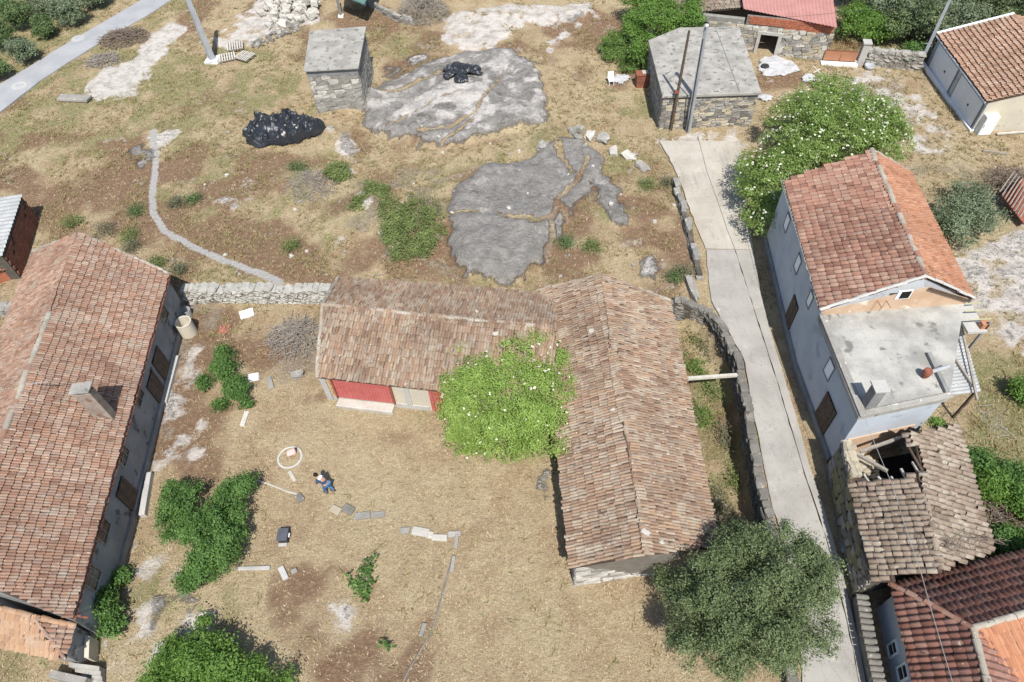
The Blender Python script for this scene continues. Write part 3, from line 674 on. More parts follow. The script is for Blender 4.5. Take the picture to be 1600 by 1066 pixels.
def in2d(pt, poly):
    x, y = pt; ins = False; n = len(poly)
    for i in range(n):
        a = poly[i]; b = poly[(i + 1) % n]
        if (a[1] > y) != (b[1] > y) and x < (b[0] - a[0]) * (y - a[1]) / (b[1] - a[1]) + a[0]: ins = not ins
    return ins
def roof(root, poly, e0, e1, pitch, course, mat, individual=0, hole=None, jit=.012, deck=.09, seed=0, sag=0, lost=0.0, name='roof', fine=False):
    """planar roof slope of curved tiles. poly: world points; e0,e1 indices of the eave edge"""
    r = np.random.default_rng(seed + 11); poly = [np.asarray(p, float) for p in poly]
    E0, E1 = poly[e0], poly[e1]; X = nz(E1 - E0); N = np.zeros(3)
    for i in range(len(poly)): N += np.cross(poly[i], poly[(i + 1) % len(poly)])
    N = nz(N); N = N if N[2] > 0 else -N
    X = nz(X - N * (X @ N)); Y = np.cross(N, X)
    if np.mean([(p - E0) @ Y for p in poly]) < 0: X = -X; Y = -Y
    p2 = [((p - E0) @ X, (p - E0) @ Y) for p in poly]
    poly = [E0 + X * a + Y * b - N * .03 for a, b in p2]
    m = MB()
    if hole is None: m.slab(poly, deck)
    else:
        # deck as small boards outside the hole
        us = np.arange(min(a for a, _ in p2), max(a for a, _ in p2), .3); vs_ = np.arange(min(b for _, b in p2), max(b for _, b in p2), .3)
        for u in us:
            for v in vs_:
                if in2d((u + .15, v + .15), p2) and not hole(E0 + X * (u + .15) + Y * (v + .15)):
                    q = [E0 + X * a + Y * b - N * .03 for a, b in ((u, v), (u + .31, v), (u + .31, v + .31), (u, v + .31))]; m.slab(q, deck)
    dk = m.build(name, M['under_roof'], root)
    u0, u1 = min(a for a, _ in p2), max(a for a, _ in p2); v1 = max(b for _, b in p2)
    items = []
    nc = max(1, round((u1 - u0) / pitch)); pw = (u1 - u0) / nc; nr_ = max(1, round(v1 / course)); cl = v1 / nr_
    for i in range(nc):
        col_dv = r.uniform(-.02, .02)
        for j in range(nr_):
            u = u0 + (i + .5) * pw; v = j * cl
            if not in2d((u, min(v + cl * .55, v1 - .02)), p2): continue
            w = E0 + X * u + Y * (v + cl / 2)
            if hole is not None and hole(w): continue
            if lost and r.random() < lost: continue
            dn = (sag * (vnoise(u, v, 2.3, seed) - .5) if sag else 0)
            a = r.normal(0, jit * 1.6)
            x2 = X * math.cos(a) + Y * math.sin(a); y2 = Y * math.cos(a) - X * math.sin(a)
            pos = E0 + X * (u + r.normal(0, jit * .5)) + Y * (v + r.normal(0, jit * 1.2) + col_dv) + N * (.012 + dn + r.uniform(0, jit))
            items.append((pos, x2 * pw * 1.0, y2 * cl, N * pw * 1.0 + y2 * r.normal(0, .01)))
    cam_p = np.array([0, 0, CAM_H])
    if individual:
        def key(t):
            x, y = PX(t[0]); return (0 if -5 < x < 1605 and -5 < y < 1071 else 1, np.linalg.norm(t[0] - cam_p))
        items.sort(key=key)
        me = tile_me(mat)
        for pos, x, y, n in items[:individual]: inst('roof_tile', me, dk, pos, x, y, n)
        items = items[individual:]
    if items:
        pos = np.array([t[0] for t in items]); xx = np.array([t[1] for t in items]); yy = np.array([t[2] for t in items]); nn = np.array([t[3] for t in items])
        tv, tf = (TV3, TF3) if fine else (TV2, TF2)
        v = pos[:, None] + xx[:, None] * tv[None, :, 0:1] + yy[:, None] * tv[None, :, 1:2] + nn[:, None] * tv[None, :, 2:3]
        f = tf[None] + (np.arange(len(items)) * len(tv))[:, None, None]
        raw_mesh('roof_tiles', v.reshape(-1, 3), f.reshape(-1, 4), M[mat], dk, kind='stuff')
    return dk
_cap = {}
def cap_me(mat):
    if mat not in _cap:
        m = MB(); k = 7; v = []; 
        for y in (-.5, .5):
            for i in range(k): a = math.pi * i / (k - 1); v.append((math.cos(a) * (1 if y < 0 else .9), y, math.sin(a) * (1 if y < 0 else .9)))
        m.add(v, [(i, i + 1, k + i + 1, k + i) for i in range(k - 1)] + [tuple(range(k)), tuple(range(k, 2 * k))])
        me = m.mesh('ridge_tile'); me.materials.append(M[mat]); _cap[mat] = me
    return _cap[mat]
def caps(parent, a, b, r, ln, mat, name='ridge_tile', drop=0.0, up=(0, 0, 1.0), jit=.02, alt=None):
    a = np.asarray(a, float); b = np.asarray(b, float); L = np.linalg.norm(b - a); n = max(1, round(L / ln)); Y = nz(b - a); X = nz(np.cross(Y, up)); Z = np.cross(X, Y)
    for i in range(n):
        c = a + Y * L * (i + .5) / n + Z * (drop + rng.uniform(-jit, jit)) + X * rng.uniform(-jit, jit)
        k = rng.uniform(.9, 1.12); t = rng.uniform(-.05, .05)
        mt = rng.choice([mat, mat, alt]) if alt else mat
        inst(name, cap_me(mt), parent, c, X * r * k, (Y + Z * t) * L / n * 1.06, Z * r * k * .8)
def corrugated(parent, quad, waves, amp, mat, name='roof_sheet', t=.01, jit=0, along=True):
    """quad a,b,c,d ; waves run across a->b, ridges along a->d"""
    a, b, c, d = [np.asarray(p, float) for p in quad]; n = nz(np.cross(b - a, d - a)); n = n if n[2] > 0 else -n
    k = waves * 4; v = []; f = []
    for s in (0, 1):
        for i in range(k + 1):
            u = i / k; off = n * (amp * math.sin(2 * math.pi * waves * u) - s * t)
            v += [a + (b - a) * u + off, d + (c - d) * u + off]
    o = 2 * (k + 1)
    for i in range(k): f += [(2 * i, 2 * i + 2, 2 * i + 3, 2 * i + 1), (o + 2 * i, o + 2 * i + 1, o + 2 * i + 3, o + 2 * i + 2), (2 * i, o + 2 * i, o + 2 * i + 2, 2 * i + 2), (2 * i + 1, 2 * i + 3, o + 2 * i + 3, o + 2 * i + 1)]
    f += [(0, 1, o + 1, o), (2 * k, o + 2 * k, o + 2 * k + 1, 2 * k + 1)]
    return MB().add(v, f).build(name, M[mat], parent)

def gable_box(root, L0, L1, R0, R1, K0, K1, zb, inset, mat, name='wall', drop=.14):
    """walls under a gable roof. L=left eave (far,near), R=right eave, K=ridge; returns footprint far-left, near-left, near-right, far-right"""
    L0, L1, R0, R1, K0, K1 = [np.asarray(p, float) for p in (L0, L1, R0, R1, K0, K1)]
    c = (L0 + L1 + R0 + R1) / 4
    ul = nz((K0 + K1 - L0 - L1) * (1, 1, 0)); ur = nz((K0 + K1 - R0 - R1) * (1, 1, 0)); al = nz((L1 - L0) * (1, 1, 0))
    sl = (K0[2] - L0[2]) / np.linalg.norm((K0 + K1 - L0 - L1)[:2] / 2); sr = (K0[2] - R0[2]) / np.linalg.norm((K0 + K1 - R0 - R1)[:2] / 2)
    q = [L0 + ul * inset + al * inset * .2, L1 + ul * inset - al * inset * .2, R1 + ur * inset - al * inset * .2, R0 + ur * inset + al * inset * .2]
    zt = [L0[2] + sl * inset - drop, L1[2] + sl * inset - drop, R1[2] + sr * inset - drop, R0[2] + sr * inset - drop]
    k0 = K0 + al * inset * .2 - (0, 0, drop); k1 = K1 - al * inset * .2 - (0, 0, drop)
    v = [(p[0], p[1], zb) for p in q] + [(p[0], p[1], z) for p, z in zip(q, zt)] + [k0, k1]
    f = [(0, 3, 2, 1), (0, 1, 5, 4), (2, 3, 7, 6), (1, 2, 6, 9, 5), (3, 0, 4, 8, 7), (4, 5, 9, 8), (6, 7, 8, 9)]
    o = MB().add(v, f).build(name, M[mat], root)
    return [np.array([p[0], p[1], 0]) for p in q], zt, o

def window(parent, c, d, w, h, frame='wood_grey', pane='window_glass', nb=(1, 1), name='window', proud=.05, bar=.06, deep=None):
    """framed window on a wall; c centre on wall plane, d unit along wall (outward normal = d x up)"""
    d = nz(d); n = np.array([d[1], -d[0], 0.0]); up = np.array([0, 0, 1.0]); ax = (d, n, up); c = np.asarray(c, float)
    m = MB()
    for s in (-1, 1):
        m.box(c + d * s * (w / 2 - bar / 2) + n * proud / 2, bar, proud, h, ax); m.box(c + up * s * (h / 2 + bar / 2 - .001) + n * (proud / 2 + .003), w + .02, proud + .006, bar, ax)
    fr = m.build(name, M[frame], parent)
    pm = MB().box(c + n * .012, w - 2 * bar + .004, .018, h, ax).build('pane', M[pane], fr)
    if nb[0] or nb[1]:
        m = MB()
        for i in range(nb[0]): m.box(c + d * (w * (i + 1) / (nb[0] + 1) - w / 2) + n * .028, .045, .03, h - .01, ax)
        for i in range(nb[1]): m.box(c + up * (h * (i + 1) / (nb[1] + 1) - h / 2) + n * .026, w - 2 * bar, .022, .04, ax)
        m.build('glazing_bar', M[frame], fr)
    return fr
def plank_door(parent, c, d, w, h, n=6, mat='wood_brown', name='door', proud=.05, plank='plank'):
    d = nz(d); nn = np.array([d[1], -d[0], 0.0]); up = np.array([0, 0, 1.0]); ax = (d, nn, up); c = np.asarray(c, float)
    dr = MB().box(c + nn * .01, w, .02, h, ax).build(name, M['dark_void'], parent)
    for i in range(n):
        hh = h * rng.uniform(.97, 1.0)
        MB().box(c + d * ((i + .5) / n - .5) * w + nn * (.02 + proud / 2 + rng.uniform(0, .012)) - up * (h - hh) / 2, w / n * .93, proud, hh, ax).build(plank, M[mat], dr)
    return dr

# ================================================================== long tiled house, left
def shift(p, v): return np.asarray(p, float) + np.asarray(v, float)
E0 = P(264, 428, 3.25); E1 = P(113, 968, 3.25); K0 = P(124, 366, 5.6)
dirA = nz((P(5, 684, 5.6) - K0)); K1 = K0 + dirA * np.linalg.norm(E1 - E0) * 1.0
B0 = 2 * K0 - E0; B0[2] = 3.25; B1 = 2 * K1 - E1; B1[2] = 3.25
hA = thing('long_house', 'long low house with one big brown tiled roof and grey plaster wall beside the yard', 'house', P(230, 700))
rA = roof(hA, [K0, K1, E1, E0], 3, 2, .135, .335, 'tile_house', sag=.03, seed=1, fine=True)
rA2 = roof(hA, [K0, K1, B1, B0], 3, 2, .135, .335, 'tile_house', sag=.03, seed=2, fine=True)
caps(rA, K0, K1, .16, .42, 'ridge_mortar', drop=.02, jit=.03, alt='tile_house'); caps(rA, K0, E0, .12, .4, 'ridge_mortar', 'verge_tile', .06); caps(rA2, K0, B0, .12, .4, 'ridge_mortar', 'verge_tile', .06)
qA, ztA, wA = gable_box(hA, B0, B1, E0, E1, K0, K1, -.4, .3, 'plaster_grey')
NOGRASS.append(np.array([p[:2] for p in qA]))
wfar, wnear = qA[3], qA[2]; dA = nz(wfar - wnear) ; nA = np.array([dA[1], -dA[0], 0])
if nA[0] < 0: dA = -dA; nA = -nA
def onA(px, py): return onplane(px, py, wfar, nA)
for i, (px, py, w, h, nb) in enumerate([(254, 489, 1.0, 1.1, (1, 2)), (213, 616, 1.05, 1.1, (1, 2)), (189, 709, 1.05, 1.1, (2, 2)), (158, 827, 1.1, 1.15, (1, 1)), (143, 902, 1.0, 1.1, (1, 1))]):
    window(hA, onA(px, py), dA, w, h, 'wood_grey', 'window_glass', nb, proud=.06)
for (px, py, w, h) in [(240, 553, 1.25, 2.0), (229, 588, 1.2, 1.9), (182, 757, 1.1, 2.0)]:
    c = onA(px, py); c[2] = h / 2 + .15; plank_door(hA, c, dA, w, h, 6)
# gutter line under the eave, rod at near end
MB().tube([shift(E0, nA * .04 - np.array([0, 0, .1])), shift(E1, nA * .04 - np.array([0, 0, .1]))], .05, n=6).build('gutter', M['rust'], hA)
MB().beam(P(50, 946, 3.1), P(138, 966, 2.55), .07).build('purlin_end', M['rust'], hA)
# plinth
MB().box((wfar + wnear) / 2 + nA * .06 + np.array([0, 0, .0]), np.linalg.norm(wfar - wnear) - .1, .12, .9, (dA, nA, np.array([0, 0, 1.0]))).build('base_band', M['concrete_dark'], hA)
# chimney
cb = P(164, 648, 3.9); zc = 5.95
MB().box((cb[0], cb[1], (3.2 + zc) / 2), .78, .46, zc - 3.2, (nA, dA, np.array([0, 0, 1.0]))).build('chimney', M['chimney_render'], hA, bevel=.02)
ch = MB().box((cb[0], cb[1], zc + .24), .92, .62, .08, (nA, dA, np.array([0, 0, 1.0]))).build('chimney_cap', M['concrete_roof'], hA)
for s in (-1, 1): MB().box(np.array([cb[0], cb[1], zc + .095]) + nA * s * .24, .09, .42, .2, (nA, dA, np.array([0, 0, 1.0]))).build('chimney_pier', M['plaster_grey'], hA)
MB().tube([P(57, 600, 5.0), P(57, 600, 6.6)], .02, n=5).build('aerial_mast', M['metal_grey'], hA)
m = MB()
ap = P(57, 600, 6.5)
m.tube([ap + (-.5, 0, 0), ap + (.5, .1, 0)], .012, n=4)
for k in range(5): m.tube([ap + (-.4 + k * .2, -.25, 0), ap + (-.4 + k * .2, .25, 0)], .008, n=4)
m.build('aerial', M['metal_grey'], hA)
# lower hipped roof at the near end
T0 = P(-60, 938, 3.25); T1 = P(51, 963, 3.25); L1_ = P(103, 1030, 2.1); L0_ = P(-80, 992, 2.1)
rA3 = roof(hA, [T0, T1, L1_, L0_], 3, 2, .23, .34, 'tile_yellowed', seed=3, fine=True); 
T2 = P(118, 979, 2.25)
rA4 = roof(hA, [T1, T2, L1_], 1, 2, .2, .34, 'tile_house', seed=4, fine=True)
caps(rA4, T1, L1_, .07, .4, 'tile_house', drop=.04); caps(rA4, shift(T0, (0, 0, .05)), shift(T1, (0, 0, .05)), .13, .35, 'tile_yellowed', drop=.03); caps(rA4, shift(T1, (0, 0, .03)), shift(T2, (0, 0, .03)), .12, .35, 'tile_yellowed', drop=.03)
cxy = [P(-60, 948, 0), P(96, 975, 0), P(90, 1022, 0), P(-75, 990, 0)]
qq = [shift(P(*PX(p)), 0)[:2] for p in cxy]
def downxy(p, n=0): return np.array([p[0], p[1]])
poly = [downxy(T0), downxy(T1) + (1.0, .0), downxy(L1_) + (-.35, .25), downxy(L0_) + (0, .25)]
MB().prism(poly, -.3, 1.98).build('lower_wall', M['plaster_grey'], hA)
NOGRASS.append(np.array(poly))
# porch and steps
t = thing('porch', 'small concrete porch with three steps and a side wall at the house end', 'porch', P(130, 1000))
ca = P(112, 985); cb_ = P(152, 990); cc = P(150, 1032); cd = P(110, 1028)
MB().prism([x[:2] for x in (P(116, 972), P(156, 982), P(152, 1003), P(113, 1000))], -.1, .62).build('landing', M['concrete_dark'], t)
for i in range(3):
    y0, y1 = 1000 + i * 8.5, 1008 + i * 8.5
    MB().prism([x[:2] for x in (P(112, y0), P(146, y0 + 4), P(146, y1 + 4), P(112, y1))], -.1, .46 - .16 * i).build('step', M['concrete'], t)
MB().prism([x[:2] for x in (P(148, 1001), P(155, 1002), P(154, 1036), P(147, 1035))], -.1, .85).build('side_wall', M['plaster_cream'], t)

# ================================================================== barn with the red gate
ez, kz = 2.35, 3.75
BE0 = P(495, 590, ez); BE1 = P(868, 632, ez); BK0 = P(504, 476, kz); BK1 = P(868, 513, kz); BB0 = P(529, 434, ez); BB1 = P(868, 458, ez)
barn = thing('tiled_barn', 'tiled barn with a red plank gate and cream wall facing the yard', 'barn', P(600, 640))
rb1 = roof(barn, [BK0, BK1, BE1, BE0], 3, 2, .155, .40, 'tile_barn', sag=.08, jit=.02, seed=5, fine=True)
rb2 = roof(barn, [BK0, BK1, BB1, BB0], 3, 2, .155, .40, 'tile_barn', sag=.08, jit=.02, seed=6, fine=True)
caps(rb1, BK0, BK1, .14, .40, 'ridge_mortar', drop=-.01, jit=.045, alt='tile_barn'); caps(rb1, BK0, BE0, .11, .4, 'ridge_mortar', 'verge_tile', .05); caps(rb2, BK0, BB0, .11, .4, 'ridge_mortar', 'verge_tile', .05)
qB, ztB, wB = gable_box(barn, BB0, BB1, BE0, BE1, BK0, BK1, -.3, .22, 'plaster_cream')
NOGRASS.append(np.array([p[:2] for p in qB]))
w0, w1 = qB[3], qB[2]; dB = nz(w1 - w0); nB = np.array([dB[1], -dB[0], 0]); upv = np.array([0, 0, 1.0])
if nB[1] > 0: nB = -nB
def onB(px, py): return onplane(px, py, w0, nB)
topz = ztB[2] - .04
g0 = onB(535, 635); g1 = onB(620, 637); zc = .35
gw = np.linalg.norm((g1 - g0)[:2]); gc = (g0 + g1) / 2; gc[2] = (zc + topz) / 2
gate = MB().box(gc + nB * .02, gw, .04, topz - zc, (dB, nB, upv)).build('gate', M['rust'], barn)
np_ = 18
for i in range(np_):
    MB().box(gc + dB * ((i + .5) / np_ - .5) * (gw - .16) + nB * (.06 + rng.uniform(0, .012)), (gw - .16) / np_ * .94, .035, topz - zc - .08 - rng.uniform(0, .04), (dB, nB, upv)).build('plank', M['paint_red'], gate)
m = MB()
for s in (-1, 1): m.box(gc + dB * s * (gw / 2) + nB * .06, .1, .12, topz - zc + .02, (dB, nB, upv))
m.box(gc + upv * ((topz - zc) / 2 - .03) + nB * .065, gw - .1, .11, .09, (dB, nB, upv)); m.build('gate_frame', M['rust'], gate)
# brick and stone corner, sill
c0 = w0 + dB * .14; MB().box(c0 + nB * .03 + upv * (topz / 2 - .1), .34, .1, topz + .1, (dB, nB, upv)).build('corner_pillar', M['concrete'], barn)
bl = np.linalg.norm((g0 - w0)[:2]) - .42; nbr = 9
for j in range(nbr):
    h = (topz - .38) / nbr
    for k in range(2):
        MB().box(w0 + dB * (.34 + bl * (k * .5 + .25) + (.06 if j % 2 else 0) * (1 - k)) + nB * .03 + upv * (.4 + h * (j + .5)), bl * .48, .05, h * .86, (dB, nB, upv)).build('brick', M['brick_tan'], wB)
MB().box(w0 + dB * (.34 + bl / 2) + nB * .02 + upv * .15, bl, .07, .5, (dB, nB, upv)).build('base_course', M['concrete'], barn)
sl = MB().box((g0 + g1) / 2 * (1, 1, 0) + nB * .3 + upv * .08, gw * .98, .55, .5, (dB, nB, upv), .04).build('ramp', M['stone_pale'], barn, bevel=.05)
pl0 = onB(700, 640); 
MB().box((g1 * (1, 1, 0) + dB * 1.0) + nB * .02 + upv * .13, 1.9, .06, .46, (dB, nB, upv)).build('base_course', M['concrete'], barn)
MB().box((g1 * (1, 1, 0) + dB * .85) + nB * .03 + upv * (topz / 2), .3, .05, topz - .02, (dB, nB, upv)).build('pilaster', M['concrete'], barn)
d2 = g1 * (1, 1, 0) + dB * 2.75; plank_door(barn, d2 + upv * (topz / 2 + .02), dB, 1.3, topz - .1, 7, 'paint_red')

# ================================================================== long barn
CL0 = P(843, 453, 2.3); CL1 = P(892, 889, 2.3); CK0 = P(940, 430, 3.9); CK1 = P(1011, 867, 3.9); CR0 = P(1047, 470, 2.1); CR1 = P(1121, 857, 2.1)
lb = thing('long_barn', 'long stone barn with lichen-covered brown tiled roof, its back to the lane', 'barn', P(980, 880))
rc1 = roof(lb, [CK0, CK1, CL1, CL0], 3, 2, .155, .41, 'tile_barn', sag=.10, jit=.022, seed=7, fine=True)
rc2 = roof(lb, [CK0, CK1, CR1, CR0], 3, 2, .155, .41, 'tile_barn', sag=.10, jit=.026, seed=8, fine=True)
caps(rc1, CK0, CK1, .14, .42, 'tile_barn', drop=-.02, jit=.045); caps(rc1, CK0, CL0, .11, .4, 'ridge_mortar', 'verge_tile', .04, jit=.04); caps(rc2, CK0, CR0, .11, .4, 'ridge_mortar', 'verge_tile', .04, jit=.04)
qC, ztC, wC = gable_box(lb, CL0, CL1, CR0, CR1, CK0, CK1, -2.4, .24, 'mortar')
NOGRASS.append(np.array([p[:2] for p in qC]))
a, b = qC[1].copy(), qC[2].copy(); a[2] = b[2] = -.1; Lg = np.linalg.norm((b - a)[:2]); kx = np.linalg.norm((CK1 - a)[:2])
def topC(s): return np.interp(s, [0, Lg / 2, Lg], [ztC[1], CK1[2] - .14, ztC[2]])
stone_face(wC, a, b, topC, ('stone_pale', 'stone_pale', 'stone_pale', 'stone'), .75, .3, .2, .04, seed=3)
a, b = qC[0].copy(), qC[1].copy(); a[2] = b[2] = -.1
stone_face(wC, a, b, lambda s: ztC[0] - .02, ('stone',), .7, .33, .2, .04, lim=150, seed=4)
for (px, py, s) in [(925, 518, .22), (990, 520, .2), (1008, 832, .25), (958, 640, .15), (775, 522, .2), (745, 487, .14)]:
    z = 3.2; p = P(px, py, z)
    o = boulder('roof_stone', 'loose grey stone lying on the barn tiles ' + {925: 'near the far left edge', 990: 'below the ridge', 1008: 'at the near ridge end', 958: 'above the elder tree', 775: 'by the elder top', 745: 'on the back slope of the gate barn'}[px], 'stone', p, s * 1.4, s, s * .5, 'stone_pale', sink=0)
    # rest it on the slope
    ridge = CK0 + (CK1 - CK0) * np.clip((p[1] - CK0[1]) / (CK1[1] - CK0[1]), 0, 1)
    def roofz(x, y):
        if px < 840:
            k = BK0 + (BK1 - BK0) * (x - BK0[0]) / (BK1[0] - BK0[0]); e = BE0 + (BE1 - BE0) * (x - BE0[0]) / (BE1[0] - BE0[0]); e2 = BB0 + (BB1 - BB0) * (x - BB0[0]) / (BB1[0] - BB0[0])
            e = e if y < k[1] else e2
            return k[2] + (e[2] - k[2]) * abs(y - k[1]) / abs(e[1] - k[1])
        t = (y - CK0[1]) / (CK1[1] - CK0[1]); k = CK0 + (CK1 - CK0) * t; e = (CL0 + (CL1 - CL0) * t) if x < k[0] else (CR0 + (CR1 - CR0) * t)
        return k[2] + (e[2] - k[2]) * abs(x - k[0]) / abs(e[0] - k[0])
    for _ in range(6):
        z = roofz(p[0], p[1]) + .1; p = P(px, py, z)
    o.location = (p[0], p[1], z + s * .1)

# ================================================================== white two-storey house by the lane
VZ, VK = 5.0, 6.3
VL0 = P(1224, 282, VZ); VL1 = P(1281, 485, VZ); VK0 = P(1361, 234, VK); VK1 = P(1446, 432, VK); VR0 = P(1420, 268, VZ); VR1 = P(1521, 466, VZ)
vi = thing('white_house', 'white two-storey house with tiled gable roof and flat concrete terrace by the lane', 'house', P(1260, 600))
rv1 = roof(vi, [VK0, VK1, VL1, VL0], 3, 2, .29, .40, 'tile_villa', individual=300, jit=.012, seed=9)
rv2 = roof(vi, [VK0, VK1, VR1, VR0], 3, 2, .2, .36, 'tile_villa_east', individual=0, jit=.01, seed=10, fine=True)
caps(rv1, VK0, VK1, .15, .42, 'ridge_mortar', drop=.03, jit=.03, alt='tile_villa')
caps(rv1, VK1, VL1, .1, .5, 'concrete', 'verge_tile', .05); caps(rv2, VK1, VR1, .1, .5, 'concrete', 'verge_tile', .05); caps(rv2, VK0, VR0, .1, .4, 'ridge_mortar', 'verge_tile', .05); caps(rv1, VL0, VL1, .07, .29, 'ridge_mortar', 'eave_tile', -.03)
qV, ztV, wV = gable_box(vi, VL0, VL1, VR0, VR1, VK0, VK1, -.3, .16, 'plaster_white')
# near gable panel in bare peach render
a, b = qV[1], qV[2]; dV = nz(b - a); nV = np.array([dV[1], -dV[0], 0]); nV = nV if nV[1] < 0 else -nV
kk = VK1 - (0, 0, .16); kk = kk + nV * (((a - kk) @ nV))
ga = np.array([a[0], a[1], ztV[1]]); gb = np.array([b[0], b[1], ztV[2]])
pts = [ga + nV * .03 + dV * .05, gb + nV * .03 - dV * .05, kk + nV * .03]
low = [ga + nV * .03 + dV * .05 - (0, 0, .6), gb + nV * .03 - dV * .05 - (0, 0, .6)]
MB().slab([low[0], low[1], pts[1], pts[2], pts[0]], .02).build('gable_panel', M['plaster_peach'], vi)
oc = onplane(1412, 460, ga + nV * .03, nV); up3 = np.array([0, 0, 1.0])
hf = MB().box(oc + nV * .02, .75, .06, .62, (dV, nV, up3)).build('hatch', M['white_paint'], vi); MB().box(oc + nV * .035 + dV * .06, .5, .06, .5, (dV, nV, up3)).build('hatch_opening', M['dark_void'], hf)
for s in (-1, 1):
    pass
m = MB(); m.beam(kk + nV * .12 + (0, 0, -.05), gb + nV * .12 + (0, 0, -.1), .05, .16); m.build('barge_board', M['wood_brown'], vi)
for px in (1371, 1385):
    q = onplane(px, 470, ga + nV * .03, nV); MB().tube([q, q + nV * .5], .02, n=5).build('iron_peg', M['rust'], vi)
# terrace block
TZ = 4.55
tA = P(1285, 487, TZ); tB = P(1506, 476, TZ); tC = P(1484, 622, TZ); tD = P(1345, 652, TZ)
tA = np.array([qV[1][0], qV[1][1], TZ]); tB = np.array([qV[2][0] - .1, qV[2][1], TZ])
ins = [tA[:2], tB[:2] - (.05, 0), tC[:2] + (-.1, .1), tD[:2] + (.05, .1)]
MB().prism(ins, -.3, TZ - .28).build('lower_block', M['plaster_white'], vi)
MB().prism([tA[:2] + (-.1, -.02), tB[:2] + (.0, -.02), tC[:2], tD[:2] + (-.1, 0)], TZ - .28, TZ).build('terrace', M['concrete_terrace'], vi)
def parapet(a, b, w=.32, h=.14, name='parapet', mat='stone'):
    a = np.asarray(a, float); b = np.asarray(b, float); MB().beam(a + (0, 0, h / 2 + .002), b + (0, 0, h / 2 + .002), w, h).build(name, M[mat], vi, bevel=.015)
parapet(tA + (.08, -.1, 0), tD + (.1, .0, 0), .34); parapet(tD + (-.05, .1, 0), tC + (.1, .12, 0), .3, .13); parapet(tC + (-.06, .25, 0), tC + (-.06, 2.4, 0) + nz(tB - tC) * .2, .2, .2, mat='concrete_dark')
NOGRASS.append(np.array([qV[0][:2], tA[:2], tD[:2], tC[:2], tB[:2], qV[3][:2]]))
# chimney block on the terrace corner
c1 = P(1352, 641, TZ); MB().box(c1 + (.2, .25, .75), .5, .5, 1.5).build('chimney', M['concrete_dark'], vi, bevel=.02); MB().box(c1 + (.2, .25, 1.54), .66, .66, .08).build('chimney_cap', M['concrete'], vi)
# windows and shutters on the lane wall
wl0, wl1 = qV[0], np.array([ins[3][0], ins[3][1], 0])
def lane_wall_items():
    d = nz(qV[1] - qV[0]); n = np.array([d[1], -d[0], 0])
    if n[0] > 0: d = -d; n = -n
    d = d if np.allclose(np.cross(d, (0, 0, 1.0)) @ n, 1, atol=.1) else -d
    for (px, py, w, h) in [(1230, 348, .75, 1.0), (1247, 412, .75, 1.0), (1266, 468, .6, .9)]:
        c = onplane(px, py, qV[0] + n * .0, n); window(vi, c, d, w, h, 'concrete_dark', 'shutter_white', (0, 0), proud=.05, bar=.05)
    return d, n
dW, nW = lane_wall_items()
d = nz(wl1 - qV[1]); n2 = np.array([d[1], -d[0], 0]); n2 = n2 if n2[0] < 0 else -n2; d2_ = d if np.cross(d, (0, 0, 1.0)) @ n2 > 0 else -d
c = onplane(1296, 577, np.array([*ins[3], 0]), n2); window(vi, c, d2_, .75, 1.05, 'concrete_dark', 'shutter_white', (0, 0), proud=.05, bar=.05)
c = onplane(1281, 662, np.array([*ins[3], 0]), n2); c[2] = 1.45; plank_door(vi, c, d2_, 1.35, 2.3, 8, 'wood_brown')
c = onplane(1228, 510, qV[1], nW); c[2] = 1.35; plank_door(vi, c, dW, 1.1, 2.1, 6, 'wood_brown')
# plinth as a dark strip standing in for the shadow along the lane
for s0, s1, nn in ((qV[0], qV[1], nW), (qV[1], wl1, n2)):
    dd = nz(s1 - s0); L = np.linalg.norm(s1 - s0); MB().box((s0 + s1) / 2 + nn * .08 + (0, 0, .22), L - .02, .14, .6, (dd, nn, up3)).build('base_band', M['concrete_dark'], vi, bevel=.02)
# satellite bracket pipe and small chimney pot
q = P(1470, 580, TZ); MB().tube([q + (-.75, -.25, .35), q + (.25, .05, .3)], .1, n=8).build('vent_pipe', M['metal_grey'], vi)
MB().lathe(q + (-.95, -.3, .1), [(.0, .45), (.2, .45), (.22, .3), (.16, .0)], 10).build('vent_cowl', M['rust'], vi)
# side lean-to in grey fibre cement
LT = 3.2
q = [P(1433, 508, LT + .5), P(1500, 500, LT - .1), P(1533, 612, LT - .6), P(1487, 618, LT)]
ltn = thing('lean_to', 'grey fibre-cement lean-to roof with loose timbers beside the white house', 'lean-to', P(1500, 640))
corrugated(ltn, [q[0], q[3], q[2], q[1]], 22, .025, 'fibre_cement')
for a, b in (((1462, 515), (1522, 605)), ((1445, 520), (1500, 572)), ((1500, 500), (1527, 625))):
    MB().beam(P(*a, LT + .32), P(*b, LT + .02 - .25), .1).build('timber', M['wood_grey'], ltn)
for p in (q[1], q[2]): MB().beam((p[0] - .15, p[1] + .1, 0), (p[0] - .15, p[1] + .1, p[2] - .08), .12).build('post', M['wood_brown'], ltn)
MB().box((q[0] + q[1]) / 2 + (0, .15, -.25), 2.6, .18, .3).build('lintel', M['concrete'], ltn)
t = thing('balcony', 'narrow side balcony with yellow rails behind the white house gable', 'balcony', P(1515, 490, 0))
p = P(1512, 495, 3.9); MB().box(p, 1.0, 2.2, .15).build('slab', M['concrete'], t)
for k in (-.5, .1, .6): MB().beam(p + (-.5, k - .2, .6), p + (.6, k - .2, .6), .05).build('rail', M['gate_yellow'], t)
for k in (-.9, .9): MB().beam(p + (.45, k, -3.9), p + (.45, k, .6), .1).build('post', M['concrete_dark'], t)
MB().box(p + (.35, -.8, .25), .35, .3, .35).build('flower_box', M['terracotta'], t)

